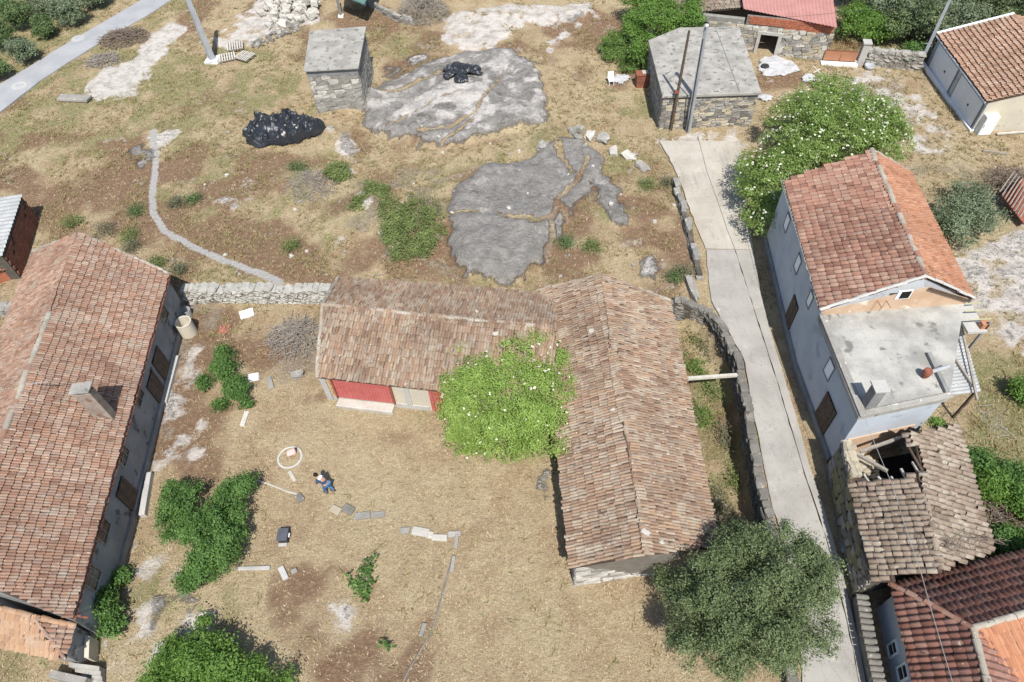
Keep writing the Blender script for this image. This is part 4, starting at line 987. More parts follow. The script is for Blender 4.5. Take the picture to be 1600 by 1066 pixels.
# ================================================================== ruined house with a hole in the roof
fz, fk = 2.6, 3.6
FL0 = P(1311, 694, fz); FL1 = P(1362, 909, fz); FK0 = P(1424, 676, fk); FK1 = P(1471, 889, fk)
nF = np.cross(FK0 - FL0, FL1 - FL0); FK1 = onplane(1471, 889, FL0, nz(nF)); FR0 = P(1497, 664, 2.5); nR = nz(np.cross(FK1 - FK0, FR0 - FK0)); FR1 = onplane(1553, 860, FK0, nR)
ru = thing('ruined_house', 'old stone house with bleached tiles and a big hole in its roof', 'house', P(1330, 800))
hole_w = np.array([onplane(x, y, FL0, nz(nF))[:2] for x, y in [(1285, 690), (1300, 722), (1318, 754), (1350, 748), (1378, 754), (1404, 752), (1432, 738), (1441, 728), (1432, 705), (1418, 690), (1414, 668), (1360, 660)]])
rF1 = roof(ru, [FK0, FK1, FL1, FL0], 3, 2, .26, .37, 'tile_ruin', individual=290, hole=lambda w: in2d((w[0], w[1]), hole_w), jit=.03, seed=12, sag=.06)
rF2 = roof(ru, [FK0, FK1, FR1, FR0], 3, 2, .26, .37, 'tile_ruin', individual=280, jit=.03, seed=13, sag=.06, hole=lambda w: in2d((w[0], w[1]), hole_w + (.15, 0)))
kt = .42
caps(rF1, FK0 + (FK1 - FK0) * kt, FK1, .13, .42, 'tile_ruin', drop=.0, jit=.04)
def wall_slab(root, a, b, z0, za, zb, t, mat, name='wall'):
    a = np.asarray(a, float); b = np.asarray(b, float); d = nz((b - a) * (1, 1, 0)); n = np.array([d[1], -d[0], 0]) * t
    return MB().prism([a[:2], b[:2], (b - n)[:2], (a - n)[:2]], z0, [za, zb, zb, za]).build(name, M[mat], root)
fa = FL0 * (1, 1, 0) + (.22, .05, 0); fb = FL1 * (1, 1, 0) + (.22, .2, 0); fc = FR1 * (1, 1, 0) + (-.25, .2, 0); fd = FR0 * (1, 1, 0) + (-.25, 0, 0)
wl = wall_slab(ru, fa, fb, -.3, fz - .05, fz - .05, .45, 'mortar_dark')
if True:
    L_ = np.linalg.norm((fb - fa)[:2]); A_ = fa.copy(); B_ = fb.copy(); A_[2] = B_[2] = -.05
    stone_face(wl, A_ + (-.0, 0, 0), B_, lambda s: fz - .03, ('stone_dark', 'stone', 'stone_moss'), .62, .36, .22, .06, seed=8)
km = (FK1 * (1, 1, 0))
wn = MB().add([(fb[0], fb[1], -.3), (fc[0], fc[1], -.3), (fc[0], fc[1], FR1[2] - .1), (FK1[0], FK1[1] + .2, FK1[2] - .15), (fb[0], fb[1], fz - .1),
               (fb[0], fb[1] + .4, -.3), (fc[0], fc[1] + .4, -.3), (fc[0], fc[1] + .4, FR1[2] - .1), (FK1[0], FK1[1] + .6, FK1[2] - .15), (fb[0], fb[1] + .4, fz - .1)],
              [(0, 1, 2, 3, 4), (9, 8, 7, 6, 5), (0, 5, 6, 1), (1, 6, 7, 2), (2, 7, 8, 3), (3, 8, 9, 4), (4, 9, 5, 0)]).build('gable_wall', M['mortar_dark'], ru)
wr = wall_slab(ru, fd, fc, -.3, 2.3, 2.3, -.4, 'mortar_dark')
MB().prism([p[:2] for p in (fa + (.3, 0, 0), fb + (.3, .3, 0), fc + (-.3, .3, 0), fd + (-.3, 0, 0))], -.35, .06).build('shade_floor', M['dark_void'], ru)  # floor coloured near black to stand in for the shade under the roof
NOGRASS.append(np.array([p[:2] for p in (fa, fb, fc, fd)]))
# patch of bare render on the white house where the ruin leaned on it
dd = nz(np.array([ins[2][0] - ins[3][0], ins[2][1] - ins[3][1], 0])); nf = np.array([dd[1], -dd[0], 0])
fcw = np.array([*ins[3], 0]) + dd * 2.0 + nf * .03; MB().box(fcw + (0, 0, 1.05), 3.6, .05, 2.5, (dd, nf, up3)).build('bare_render', M['plaster_peach'], vi)
# rubble and broken timbers
for k in range(46):
    u = rng.random(); v = rng.random() ** 1.3; p = fa + (fb - fa) * (.02 + .20 * u) + np.array([.45 + 1.9 * v, .1, 0]); s = rng.uniform(.18, .5); zt = 1.9 - 1.3 * v + rng.uniform(-.3, .1)
    inst('rubble', rng.choice(ROCKS['stone_warm']), ru, (p[0], p[1], max(.1, zt)), np.array([s, rng.uniform(-.1, .1), 0]), np.array([rng.uniform(-.1, .1), s * .8, 0]), np.array([0, .05, s * .6]))
for k in range(9):
    p = fa + (fb - fa) * (.02 + .03 * k); inst('coping_stone', rng.choice(ROCKS['stone_warm']), ru, (p[0] + .18, p[1], fz + .06 + rng.uniform(-.12, .1)), np.array([.5, 0, 0]), np.array([0, .42, 0]), np.array([0, 0, .3]))
for a, b, z0, z1, w, mt in [((1320, 699), (1386, 736), 2.6, 2.3, .14, 'wood_grey'), ((1344, 706), (1418, 680), 2.3, 3.0, .13, 'wood_grey'), ((1330, 702), (1335, 752), 2.2, 2.5, .1, 'wood_pale'), ((1408, 733), (1416, 748), 3.1, 3.3, .09, 'wood_pale'), ((1426, 722), (1437, 742), 3.2, 3.4, .1, 'wood_pale'), ((1372, 745), (1382, 756), 3.0, 3.1, .08, 'wood_pale'), ((1420, 700), (1440, 735), 3.25, 3.5, .1, 'wood_brown'), ((1392, 745), (1399, 756), 3.0, 3.1, .08, 'wood_pale'), ((1350, 742), (1360, 757), 2.8, 2.85, .08, 'wood_pale')]:
    MB().beam(P(*a, z0), P(*b, z1), w, jit=.01).build('broken_rafter', M[mt], ru)

# ================================================================== cottage, near right corner
gz_, gk = 2.5, 4.1
GE0 = P(1391, 913, gz_); GE1 = P(1441, 1130, gz_); GA1 = P(1520, 982, gk); nG = nz(np.cross(GE1 - GE0, GA1 - GE0)); GA2 = onplane(1562, 1140, GE0, nG)
GA3 = P(1680, 935, gk); nG2 = nz(np.cross(GA1 - GE0, GA3 - GE0)); GN1 = onplane(1690, 838, GE0, nG2)
GS1 = GA3 + (.6, -4.2, -1.5); GS0 = GA1 + (.9, -4.2, -1.5); nS = nz(np.cross(GA3 - GA1, GS0 - GA1))
co = thing('hipped_cottage', 'cottage with red-brown hipped tile roof and pale blue-white wall by the lane', 'house', P(1400, 1000))
rG1 = roof(co, [GA1, GA2, GE1, GE0], 3, 2, .255, .44, 'tile_cottage', individual=240, seed=14, jit=.008)
rG2 = roof(co, [GA1, GA3, GN1, GE0], 3, 2, .25, .42, 'tile_cottage', individual=240, seed=15, jit=.008)
rG3 = roof(co, [GA1, GA3, GS1, GS0], 3, 2, .24, .42, 'tile_orange', individual=120, seed=16, jit=.008)
caps(rG1, GE0, GA1, .12, .38, 'tile_villa', drop=.05, jit=.03); caps(rG1, GA1, GA2, .14, .45, 'ridge_mortar', drop=.04); caps(rG3, GA1, GA3, .13, .45, 'ridge_mortar', drop=.04)
gp = [GE0[:2] + (.3, -.25), GE1[:2] + (.3, .1), GA2[:2] + (1.0, .1), GS0[:2] + (.3, .4), GS1[:2] + (-.3, .4), GN1[:2] + (-.3, -.3)]
roof(co, [GA1, GA2, GA2 + (1.4, 0, -.62), GA1 + (1.4, -.3, -.62)], 3, 2, .255, .44, 'tile_cottage', seed=19)
MB().prism(gp, -.3, gz_ - .12).build('wall', M['plaster_white'], co)
NOGRASS.append(np.array(gp))
dG = nz(np.array([*(gp[1] - gp[0]), 0])); nGw = np.array([dG[1], -dG[0], 0]); nGw = nGw if nGw[0] < 0 else -nGw; dGw = dG if np.cross(dG, (0, 0, 1.0)) @ nGw > 0 else -dG
for px, py, w, h in ((1396, 1014, .55, .8), (1412, 1051, .6, .85)):
    c = onplane(px, py, np.array([*gp[0], 0]), nGw); fr = window(co, c, dGw, w, h, 'white_paint', 'window_glass', (0, 1), proud=.07)
# low lane wall with tile coping in front of the cottage
lw = [P(a_, b_, .95) * (1, 1, 0) for a_, b_ in ((1347, 928), (1356, 985), (1366, 1030), (1377, 1080), (1392, 1150))]
t = thing('garden_wall', 'dark rendered lane wall with a scalloped tile coping before the cottage', 'wall', lw[0])
for a, b in zip(lw[:-1], lw[1:]):
    MB().beam(a + (0, 0, .35), b + (0, 0, .35), .3, 1.1).build('wall', M['stone_dark'], t)
    L = np.linalg.norm(b - a); n = int(L / .24); d = nz(b - a); x = np.cross(d, (0, 0, 1.0))
    for i in range(n):
        c = a + d * L * (i + .5) / n + (0, 0, .92); inst('coping_tile', cap_me('stone_dark'), t, c, d * .125, -x * .52 + np.array([0, 0, .06]), np.array([0, 0, .12]))
# step wall between ruin and cottage
t = thing('yard_wall', 'short dark stone wall with a flat coping between ruin and cottage', 'wall', P(1345, 925))
MB().beam(P(1345, 921) + (0, 0, .7), P(1398, 905) + (0, 0, .7), .35, 1.9).build('wall', M['stone_dark'], t); MB().beam(P(1345, 921) + (0, 0, 1.7), P(1396, 905) + (0, 0, 1.7), .42, .08).build('coping', M['concrete'], t)

# ================================================================== garage, top right
hz = 2.55
H0 = P(1464, 55, hz); H1 = P(1541, 160, hz); eH = nz(H1 - H0); rH = np.array([-eH[1], eH[0], 0]); rH = rH if rH[0] > 0 else -rH
HK0 = H0 + rH * 5.4 + (0, 0, 1.5); HK1 = H1 + rH * 5.4 + (0, 0, 1.5); HR0 = H0 + rH * 10.8; HR1 = H1 + rH * 10.8
ga_ = thing('garage', 'garage with tiled roof and two pale grey double doors', 'garage', P(1500, 160))
rh = roof(ga_, [HK0, HK1, H1, H0], 3, 2, .25, .38, 'tile_garage', seed=17, fine=True); rh2 = roof(ga_, [HK0, HK1, HR1, HR0], 3, 2, .25, .38, 'tile_garage', seed=18, fine=True)
caps(rh, HK0, HK1, .13, .42, 'tile_garage', drop=.03)
qH, ztH, wH = gable_box(ga_, H0, H1, HR0, HR1, HK0, HK1, -.3, .25, 'plaster_cream')
NOGRASS.append(np.array([p[:2] for p in qH]))
nH = -rH; dH = eH if np.cross(eH, (0, 0, 1.0)) @ nH > 0 else -eH
LH = np.linalg.norm(qH[1] - qH[0])
MB().box((qH[0] + qH[1]) / 2 + nH * .015 + (0, 0, 1.2), LH, .03, 2.5, (eH, nH, up3)).build('front_wall', M['plaster_white'], ga_)
for f0, f1 in ((.06, .47), (.55, .96)):
    c = qH[0] + (qH[1] - qH[0]) * (f0 + f1) / 2; w = LH * (f1 - f0); dr = MB().box(c + nH * .07 + (0, 0, 1.13), w, .08, 2.1, (eH, nH, up3)).build('garage_door', M['door_grey'], ga_, bevel=.01)
    MB().box(c + nH * .125 + eH * w * .12 + (0, 0, 1.1), .16, .04, .16, (eH, nH, up3)).build('lock', M['rubber'], dr)
    m = MB()
    for s in (-1, 1): m.box(c + nH * .06 + eH * s * (w / 2 + .05) + (0, 0, 1.15), .08, .1, 2.2, (eH, nH, up3))
    m.build('door_jamb', M['concrete_dark'], ga_)
MB().tube([H0 + (0, 0, -.05) - rH * .05, H1 + (0, 0, -.05) - rH * .05], .07, n=6).build('gutter', M['metal_grey'], ga_)
MB().tube([H1 + (0, .1, -.1) - rH * .02, H1 + (0, .15, -.4) + rH * .25, np.array([*(qH[1] + nH * .1)[:2], .1])], .05, n=6).build('downpipe', M['metal_grey'], ga_)
MB().beam(H0 + (0, .12, .12), HK0 + (0, .12, .12), .2, .1).build('verge_capping', M['white_paint'], ga_)
f0_, f1_ = P(1440, 100), P(1517, 207)
MB().prism([f0_[:2], f1_[:2], qH[1][:2] + (0, -.1), qH[0][:2]], -.2, .07).build('forecourt', M['concrete_dark'], ga_); MB().beam(f0_ + (0, 0, .09), f1_ + (0, 0, .09), .3, .22).build('kerb', M['white_paint'], ga_)
MB().box(P(1445, 90) + (-.1, .3, .5), .9, .35, 1.1).build('side_pier', M['plaster_white'], ga_)
# white appliance in front
wp = P(1533, 210); t = thing('white_fridge', 'white upright fridge standing in front of the garage corner', 'fridge', wp)
MB().box(wp + (.1, .2, .8), 1.0, .65, 1.6).build('cabinet', M['white_paint'], t, bevel=.04); MB().box(wp + (.1, -.16, .55), .96, .05, 1.0).build('door', M['white_paint'], t, bevel=.02); MB().box(wp + (.1, -.16, 1.34), .96, .05, .46).build('door', M['white_paint'], t, bevel=.02)
MB().beam(wp + (-.3, -.21, .7), wp + (-.3, -.21, 1.0), .03).build('handle', M['metal_grey'], t)

# ================================================================== flat-roofed stone shed with poles
iz = 3.0
I0 = P(1035, 150, iz); I1 = P(1190, 145, iz); I2 = P(1155, 41, iz); I3 = P(1013, 63, iz); I23 = P(1062, 43, iz)
sh = thing('flat_roofed_shed', 'stone shed with a weathered flat concrete roof at the lane head', 'shed', P(1100, 200))
MB().prism([p[:2] for p in (I0, I1, I2, I23, I3)], iz - .2, iz).build('roof_slab', M['concrete_roof'], sh, bevel=.02)
MB().beam(I1 + (I2 - I1) * .02 + (-1.6, 0, .02), I2 + (-2.0, -.1, .02), .05, .03).build('roof_joint', M['concrete_dark'], sh)
c = (I0 + I1 + I2 + I3) / 4
ip = [p[:2] + nz((c - p)[:2]) * .22 for p in (I0, I1, I2, I23, I3)]
wI = MB().prism(ip, -.3, iz - .2).build('wall', M['mortar'], sh)
A_ = np.array([*ip[0], -.05]); B_ = np.array([*ip[1], -.05]); stone_face(wI, A_, B_, lambda s: iz - .22, ('stone_warm', 'stone', 'stone_dark'), .5, .25, .18, .04, seed=21)
A_ = np.array([*ip[4], -.05]); B_ = np.array([*ip[0], -.05]); stone_face(wI, A_, B_, lambda s: iz - .22, ('stone',), .7, .33, .18, .04, lim=120, seed=22)
NOGRASS.append(np.array(ip))

def pole(name, label, cat, base, top, r0, r1, mat, square=False, n=8, group=None):
    t = thing(name, label, cat, base, group)
    (MB().tube([np.asarray(base) - (0, 0, .4), top], r0, r1, n=4 if square else n)).build('shaft', M[mat], t)
    return t
bp = P(1048, 203); t = pole('wooden_pole', 'slim brown wooden pole leaning beside the flat-roofed shed', 'pole', bp, P(1077, 48, 8.1), .13, .09, 'wood_brown')
MB().box(P(1057, 148, 3.2) + (0, .05, .2), .35, .25, .2).build('junction_box', M['rust'], t)
bp = P(1075, 206); t = pole('concrete_pole', 'tall grey square concrete pole against the flat-roofed shed', 'pole', bp, P(1104, 38, 8.5), .22, .14, 'metal_grey', True)
MB().tube([bp + (-.12, -.16, .1), P(1100, 60, 8.0) + (-.1, -.12, 0)], .05, n=5).build('conduit', M['cable'], t)
MB().beam(P(1101, 42, 8.4), P(1105, 40, 8.6), .2, .1).build('insulator', M['white_paint'], t)
bp = P(333, 96); t = pole('concrete_pole', 'thick grey concrete power pole on a white footing by the pallets', 'pole', bp, np.array([bp[0] - .1, bp[1], 9.2]), .34, .2, 'metal_grey', True)
MB().box(bp + (0, 0, .05), 1.1, 1.1, .3, jit=.08).build('footing', M['white_paint'], t)
for k in range(8): MB().beam((bp[0] - .3, bp[1] - .1, .9 + k * .95), (bp[0] - .55, bp[1] - .1, .9 + k * .95), .05).build('step_iron', M['metal_grey'], t)
bp = P(1436, 104); pole('concrete_pole', 'tall thin grey concrete pole beside the garage', 'pole', bp, np.array([bp[0] + .35, bp[1] + .5, 8.6]), .17, .11, 'metal_grey', True)
bp = P(533, 26); t = pole('concrete_pole', 'short dark post standing in the grass behind the small shed', 'pole', bp, np.array([bp[0], bp[1], 4.5]), .16, .12, 'concrete_dark', True); MB().box(bp + (0, 0, .05), .5, .5, .2).build('footing', M['white_paint'], t)
bp = P(1393, 58); t = thing('street_lamp', 'galvanised street lamp with a bent arm by the fig bush', 'street lamp', bp)
tp = np.array([bp[0], bp[1], 3.6]); MB().tube([bp - (0, 0, .2), tp], .07, .05, n=8).build('post', M['metal_grey'], t); MB().tube([tp, tp + (-.15, 0, .25), tp + (-.5, 0, .3)], .04, n=6).build('arm', M['metal_grey'], t); MB().box(tp + (-.7, 0, .3), .5, .2, .1).build('lamp_head', M['white_paint'], t, bevel=.03)

# ================================================================== small stone shed
kz = 4.1
Ka, Kb, Kc, Kd = P(474, 111, kz), P(560, 106, kz), P(572, 41, kz), P(484, 48, kz)
ks = thing('small_stone_shed', 'tall narrow shed of squared stone blocks under a grey concrete slab', 'shed', P(530, 180))
MB().prism([p[:2] for p in (Ka, Kb, Kc, Kd)], kz - .12, kz).build('roof_slab', M['concrete_roof'], ks, bevel=.02)
c = (Ka + Kb + Kc + Kd) / 4; kp = [p[:2] + (c - p)[:2] * .06 for p in (Ka, Kb, Kc, Kd)]
MB().prism(kp, kz - .62, kz - .12).build('ring_beam', M['concrete_dark'], ks)
kp2 = [p[:2] + (c - p)[:2] * .07 for p in (Ka, Kb, Kc, Kd)]
wK = MB().prism(kp2, -.3, kz - .62).build('wall', M['mortar'], ks); NOGRASS.append(np.array(kp))
for i, j, kd in ((0, 1, ('stone_pale', 'stone', 'stone')), (1, 2, ('stone',))):
    stone_face(wK, np.array([*kp2[i], -.05]), np.array([*kp2[j], -.05]), lambda s: kz - .62, kd, .75, .36, .16, .03, seed=30 + i)

# ================================================================== brick shed at the left edge
lz = 1.9
La, Lb, Lc, Ld = P(35, 303, lz + .25), P(3, 400, lz + .25), P(-70, 412, lz), P(-60, 318, lz)
ls = thing('brick_shed', 'red brick shed under a pale fibre-cement roof at the left edge', 'shed', P(20, 380))
corrugated(ls, [La, Lb, Lc, Ld], 16, .03, 'fibre_cement')
lp = [La[:2] + (-.12, -.1), Lb[:2] + (-.12, .1), Lc[:2] + (.3, .1), Ld[:2] + (.3, -.1)]
wL = MB().prism(lp, -.2, [lz + .12, lz + .12, lz - .1, lz - .1]).build('wall', M['mortar_dark'], ls); NOGRASS.append(np.array(lp))
a, b = np.array([*lp[0], 0]), np.array([*lp[1], 0]); d = nz(b - a); n = np.array([-d[1], d[0], 0]); n = n if n[0] > 0 else -n; L = np.linalg.norm(b - a)
for j in range(8):
    for i in range(int(L / .42)):
        if (i + j) % 9 == 7 and j > 4: continue
        c = a + d * ((i + .5 + (.5 if j % 2 else 0)) * .42) + n * .03 + (0, 0, .12 + j * .23)
        if np.linalg.norm((c - a)[:2]) < L - .15: MB().box(c, .40, .09, .205, (d, n, up3)).build('brick', M['brick_dark'], wL)
tp = P(8, 412, .9); t = thing('tiled_kennel', 'small orange-tiled lean-to against the brick shed', 'lean-to', P(8, 420)); 
roof(t, [P(-30, 400, 1.1), P(3, 399, 1.1), P(18, 420, .8), P(-20, 432, .8)], 3, 2, .24, .36, 'tile_orange', seed=40); MB().prism([p[:2] for p in (P(-28, 408, .8), P(4, 408, .8), P(15, 420, .8), P(-18, 431, .8))], -.1, .72).build('wall', M['brick'], t)

# ================================================================== stone ruin with pink metal roof, gate and wall
J0 = P(1098, 74); J1 = P(1289, 96); dJ = nz(J1 - J0); nJ = np.array([dJ[1], -dJ[0], 0]); LJ = np.linalg.norm(J1 - J0)
jr = thing('stone_outbuilding', 'rough stone outbuilding with brick courses under a pink metal roof', 'outbuilding', J1)
def onJ(px, py): return onplane(px, py, J0, nJ)
dl = np.dot(onJ(1183, 78) - J0, dJ); dr_ = np.dot(onJ(1209, 84) - J0, dJ); dtop = 1.75; jt = 2.35
m = MB()
for s0, s1, z0, z1 in ((0, dl, -.3, jt), (dr_, LJ, -.3, jt), (dl, dr_, dtop, jt)):
    c = J0 + dJ * (s0 + s1) / 2 - nJ * .25; m.box(c + (0, 0, (z0 + z1) / 2), s1 - s0, .5, z1 - z0, (dJ, nJ, up3))
wJ = m.build('wall', M['mortar'], jr)
stone_face(wJ, J0 + (0, 0, -.05), J1 + (0, 0, -.05), lambda s: jt + .05, ('stone', 'stone', 'stone_warm', 'stone_pale'), .62, .33, .2, .05, seed=41, skip=lambda s, z: dl - .3 < s < dr_ + .3 and z < dtop + .15)
for s, w in ((dl - .14, .28), (dr_ + .14, .28)): MB().box(J0 + dJ * s + nJ * .02 + (0, 0, dtop / 2), w, .2, dtop, (dJ, nJ, up3)).build('door_jamb', M['concrete'], jr, bevel=.02)
MB().box(J0 + dJ * (dl + dr_) / 2 + nJ * .02 + (0, 0, dtop + .14), dr_ - dl + .7, .2, .28, (dJ, nJ, up3)).build('lintel', M['concrete'], jr, bevel=.02)
bk = -nJ
MB().box(J0 + dJ * LJ / 2 + bk * 4 + (0, 0, 1.0), LJ, .4, 2.6, (dJ, nJ, up3)).build('back_wall', M['mortar'], jr); 
for s in (0.2, LJ - .2): MB().box(J0 + dJ * s + bk * 2.2 + (0, 0, 1.0), .4, 3.4, 2.6, (dJ, nJ, up3)).build('end_wall', M['mortar'], jr)
bs = np.dot(onplane(1166, 30, J0, nJ) - J0, dJ)
bw = MB().box(J0 + dJ * (bs + LJ) / 2 - nJ * .12 + (0, 0, jt + .42), LJ - bs - .1, .2, .84, (dJ, nJ, up3)).build('brick_band', M['mortar'], jr)
for j in range(5):
    n_ = int((LJ - bs - .2) / .34)
    for i in range(n_):
        if j == 0 and i < n_ * .45: continue
        c = J0 + dJ * (bs + .2 + (i + .5 + (.5 if j % 2 else 0)) * .34) - nJ * .0 + (0, 0, jt + .1 + j * .165)
        if np.dot(c - J0, dJ) < LJ - .15: MB().box(c, .32, .06, .145, (dJ, nJ, up3)).build('brick', M['brick'], bw)
zr = jt + .95
q = [P(1162, 14, zr), P(1308, 43, zr), P(1296, -45, zr + .9), P(1150, -65, zr + .9)]
corrugated(jr, q, 26, .025, 'metal_pink')
roof(jr, [P(1040, -25, 3.6), P(1164, -35, 3.6), P(1166, 12, 2.85), P(1062, 22, 2.85)], 3, 2, .25, .38, 'tile_ruin', seed=42, jit=.03, name='old_roof')
s0 = np.dot(onJ(1062, 24) - J0, dJ)
MB().box(J0 + dJ * (bs / 2 - .3) - nJ * .25 + (0, 0, jt + .2), bs + .4, .45, .5, (dJ, nJ, up3)).build('upper_wall', M['stone'], jr)
NOGRASS.append(np.array([J0[:2], J1[:2], (J1 + bk * 5)[:2], (J0 + bk * 5)[:2]]))
# gate
g0 = P(1284, 97); g1 = P(1335, 100); dg = nz(g1 - g0); ng = np.array([dg[1], -dg[0], 0]); gw = np.linalg.norm(g1 - g0)
t = thing('yard_gate', 'brown sheet-metal double gate with upright bars on top', 'gate', g0)
for k in (0, 1):
    c = g0 + dg * gw * (.25 + .5 * k); lf = MB().box(c + (0, 0, .62), gw / 2 - .04, .05, .85, (dg, ng, up3)).build('gate_leaf', M['paint_brown'], t)
    for i in range(9):
        x = ((i + .5) / 9 - .5) * (gw / 2 - .1); h = .75 + .18 * (1 - abs(((i + k * 9) / 17) - .5) * 2); MB().box(c + dg * x + (0, 0, 1.05 + h / 2), .035, .035, h, (dg, ng, up3)).build('bar', M['rust'], lf)
    MB().box(c + (0, 0, 1.07), gw / 2 - .04, .07, .07, (dg, ng, up3)).build('rail', M['rust'], lf)
MB().box((g0 + g1) / 2 + ng * .35 + (0, 0, .08), gw + .3, .5, .2, (dg, ng, up3)).build('threshold', M['white_paint'], t)
t = thing('gate_post', 'thick rendered gate post right of the brown gate', 'gate post', P(1343, 101)); MB().box(P(1343, 101) + (0, .1, .9), .55, .6, 2.0, (dg, ng, up3)).build('shaft', M['concrete'], t, bevel=.03); MB().box(P(1343, 101) + (0, .1, 1.95), .7, .75, .1, (dg, ng, up3)).build('cap', M['concrete'], t)
stone_wall('stone_wall', 'rough grey stone wall between the gate post and the garage', 'wall', [P(1350, 100), P(1390, 104), P(1434, 108)], -.2, 1.35, .55, .6, .34)

# ================================================================== boundary and lane walls
stone_wall('stone_wall', 'lichened grey stone wall between the long house and the barn', 'wall', [P(298, 470), P(360, 468), P(440, 469), P(522, 470)], -.2, lambda s: 1.2 + .08 * math.sin(s * 1.7), .7, .42, .2, 'stone_lichen', 'mortar')
stone_wall('stone_wall', 'low grey stone wall left of the long house', 'wall', [P(-60, 482), P(0, 487), P(75, 497)], -.2, .85, .7, .62, .3, 'stone')
def laneH(s): return .42 + .1 * math.sin(s * 2.1)
stone_wall('retaining_wall', 'dark dry-stone retaining wall dropping from the lane to the sunken strip', 'wall', [np.array([*(p + np.array([-.12, -.1])), 0]) for p in SUNK_TOP], -2.2, laneH, .45, .55, .25, 'stone_dark', 'mortar_dark')
stone_wall('edging_wall', 'row of upright mossy stones edging the upper lane', 'wall', [P(1052, 285), P(1064, 325), P(1074, 360), P(1084, 400), P(1092, 435)], -.2, lambda s: .55 + .18 * math.sin(s * 2.6), .42, .85, .4, 'stone', 'mortar_dark')
boulder('boulder', 'long upright grey stone beside the lane at the end of the mossy edging', 'boulder', P(1080, 455), .5, 1.9, .7, 'stone', rz=.1)
stone_wall('stone_wall', 'short dark stone wall end beside the lane under the evergreen tree', 'wall', [P(1212, 985), P(1226, 1030), P(1236, 1085)], -.2, .75, .5, .5, .28, 'stone_dark', 'mortar_dark')
m0, m1 = P(1067, 592, 2.25), P(1151, 586, .72)
o = MB().beam(m0, m1, .17, .15, jit=.01).build('timber_beam', M['wood_pale']); tag(o, 'long bleached timber beam spanning from the barn eave to the lane wall', 'beam')

# ================================================================== vegetation
def leaf_cloud(blobs, n, size, seed, clump=.3, per=55, shell=.55, aspect=.5, low=.55, up=.55, floor=.01):
    r = np.random.default_rng(seed); B0_ = np.array(blobs, float); B = []
    for b in B0_:      # each lobe breaks up into smaller lumps
        R = b[3:].mean(); k = int(np.clip(7 + 9 * R, 7, 34)); B.append(np.r_[b[:3], b[3:] * .6])
        for _ in range(k):
            d = r.normal(size=3); d[2] = abs(d[2]) - .35; d /= np.linalg.norm(d); q = r.uniform(.2, .4)
            B.append(np.r_[b[:3] + d * b[3:] * r.uniform(.62, .98), b[3:] * q * np.array([1, 1, .9])])
    B = np.array(B); w = (B[:, 3] * B[:, 4] * B[:, 5]) ** .67; w = w / w.sum()
    w = np.where(np.arange(len(w)) >= 0, w, w); nc = max(4, n // per); bi = r.choice(len(B), nc, p=w)
    d = r.normal(size=(nc, 3)); d /= np.linalg.norm(d, axis=1)[:, None]; d[:, 2] = np.where(d[:, 2] < -low, -d[:, 2], d[:, 2])
    rad = 1 - (1 - r.random(nc) ** .6) * (1 - shell * r.random(nc)); rad = np.where(r.random(nc) < .7, .72 + .32 * r.random(nc), rad)
    C = B[bi, :3] + d * rad[:, None] * B[bi, 3:]
    ci = r.integers(0, nc, n); sz = .6 + .8 * r.random(nc)
    Pn = C[ci] + r.normal(size=(n, 3)) * (clump * sz[ci])[:, None] * np.array([1, 1, .7])
    out = d[ci]; nr = out * .9 + np.array([0, 0, up * .7]) + r.normal(size=(n, 3)) * .36; nr /= np.linalg.norm(nr, axis=1)[:, None]
    t = np.cross(nr, r.normal(size=(n, 3))); t /= np.linalg.norm(t, axis=1)[:, None]; b = np.cross(nr, t)
    L = size * (.65 + .7 * r.random(n)); W = L * aspect
    v = np.stack([Pn - t * L[:, None] / 2, Pn + b * W[:, None] / 2 + nr * (L * .08)[:, None], Pn + t * L[:, None] / 2, Pn - b * W[:, None] / 2 + nr * (L * .08)[:, None]], 1)
    v[:, :, 2] = np.maximum(v[:, :, 2], floor)
    return v.reshape(-1, 3), np.arange(4 * n).reshape(-1, 4), C
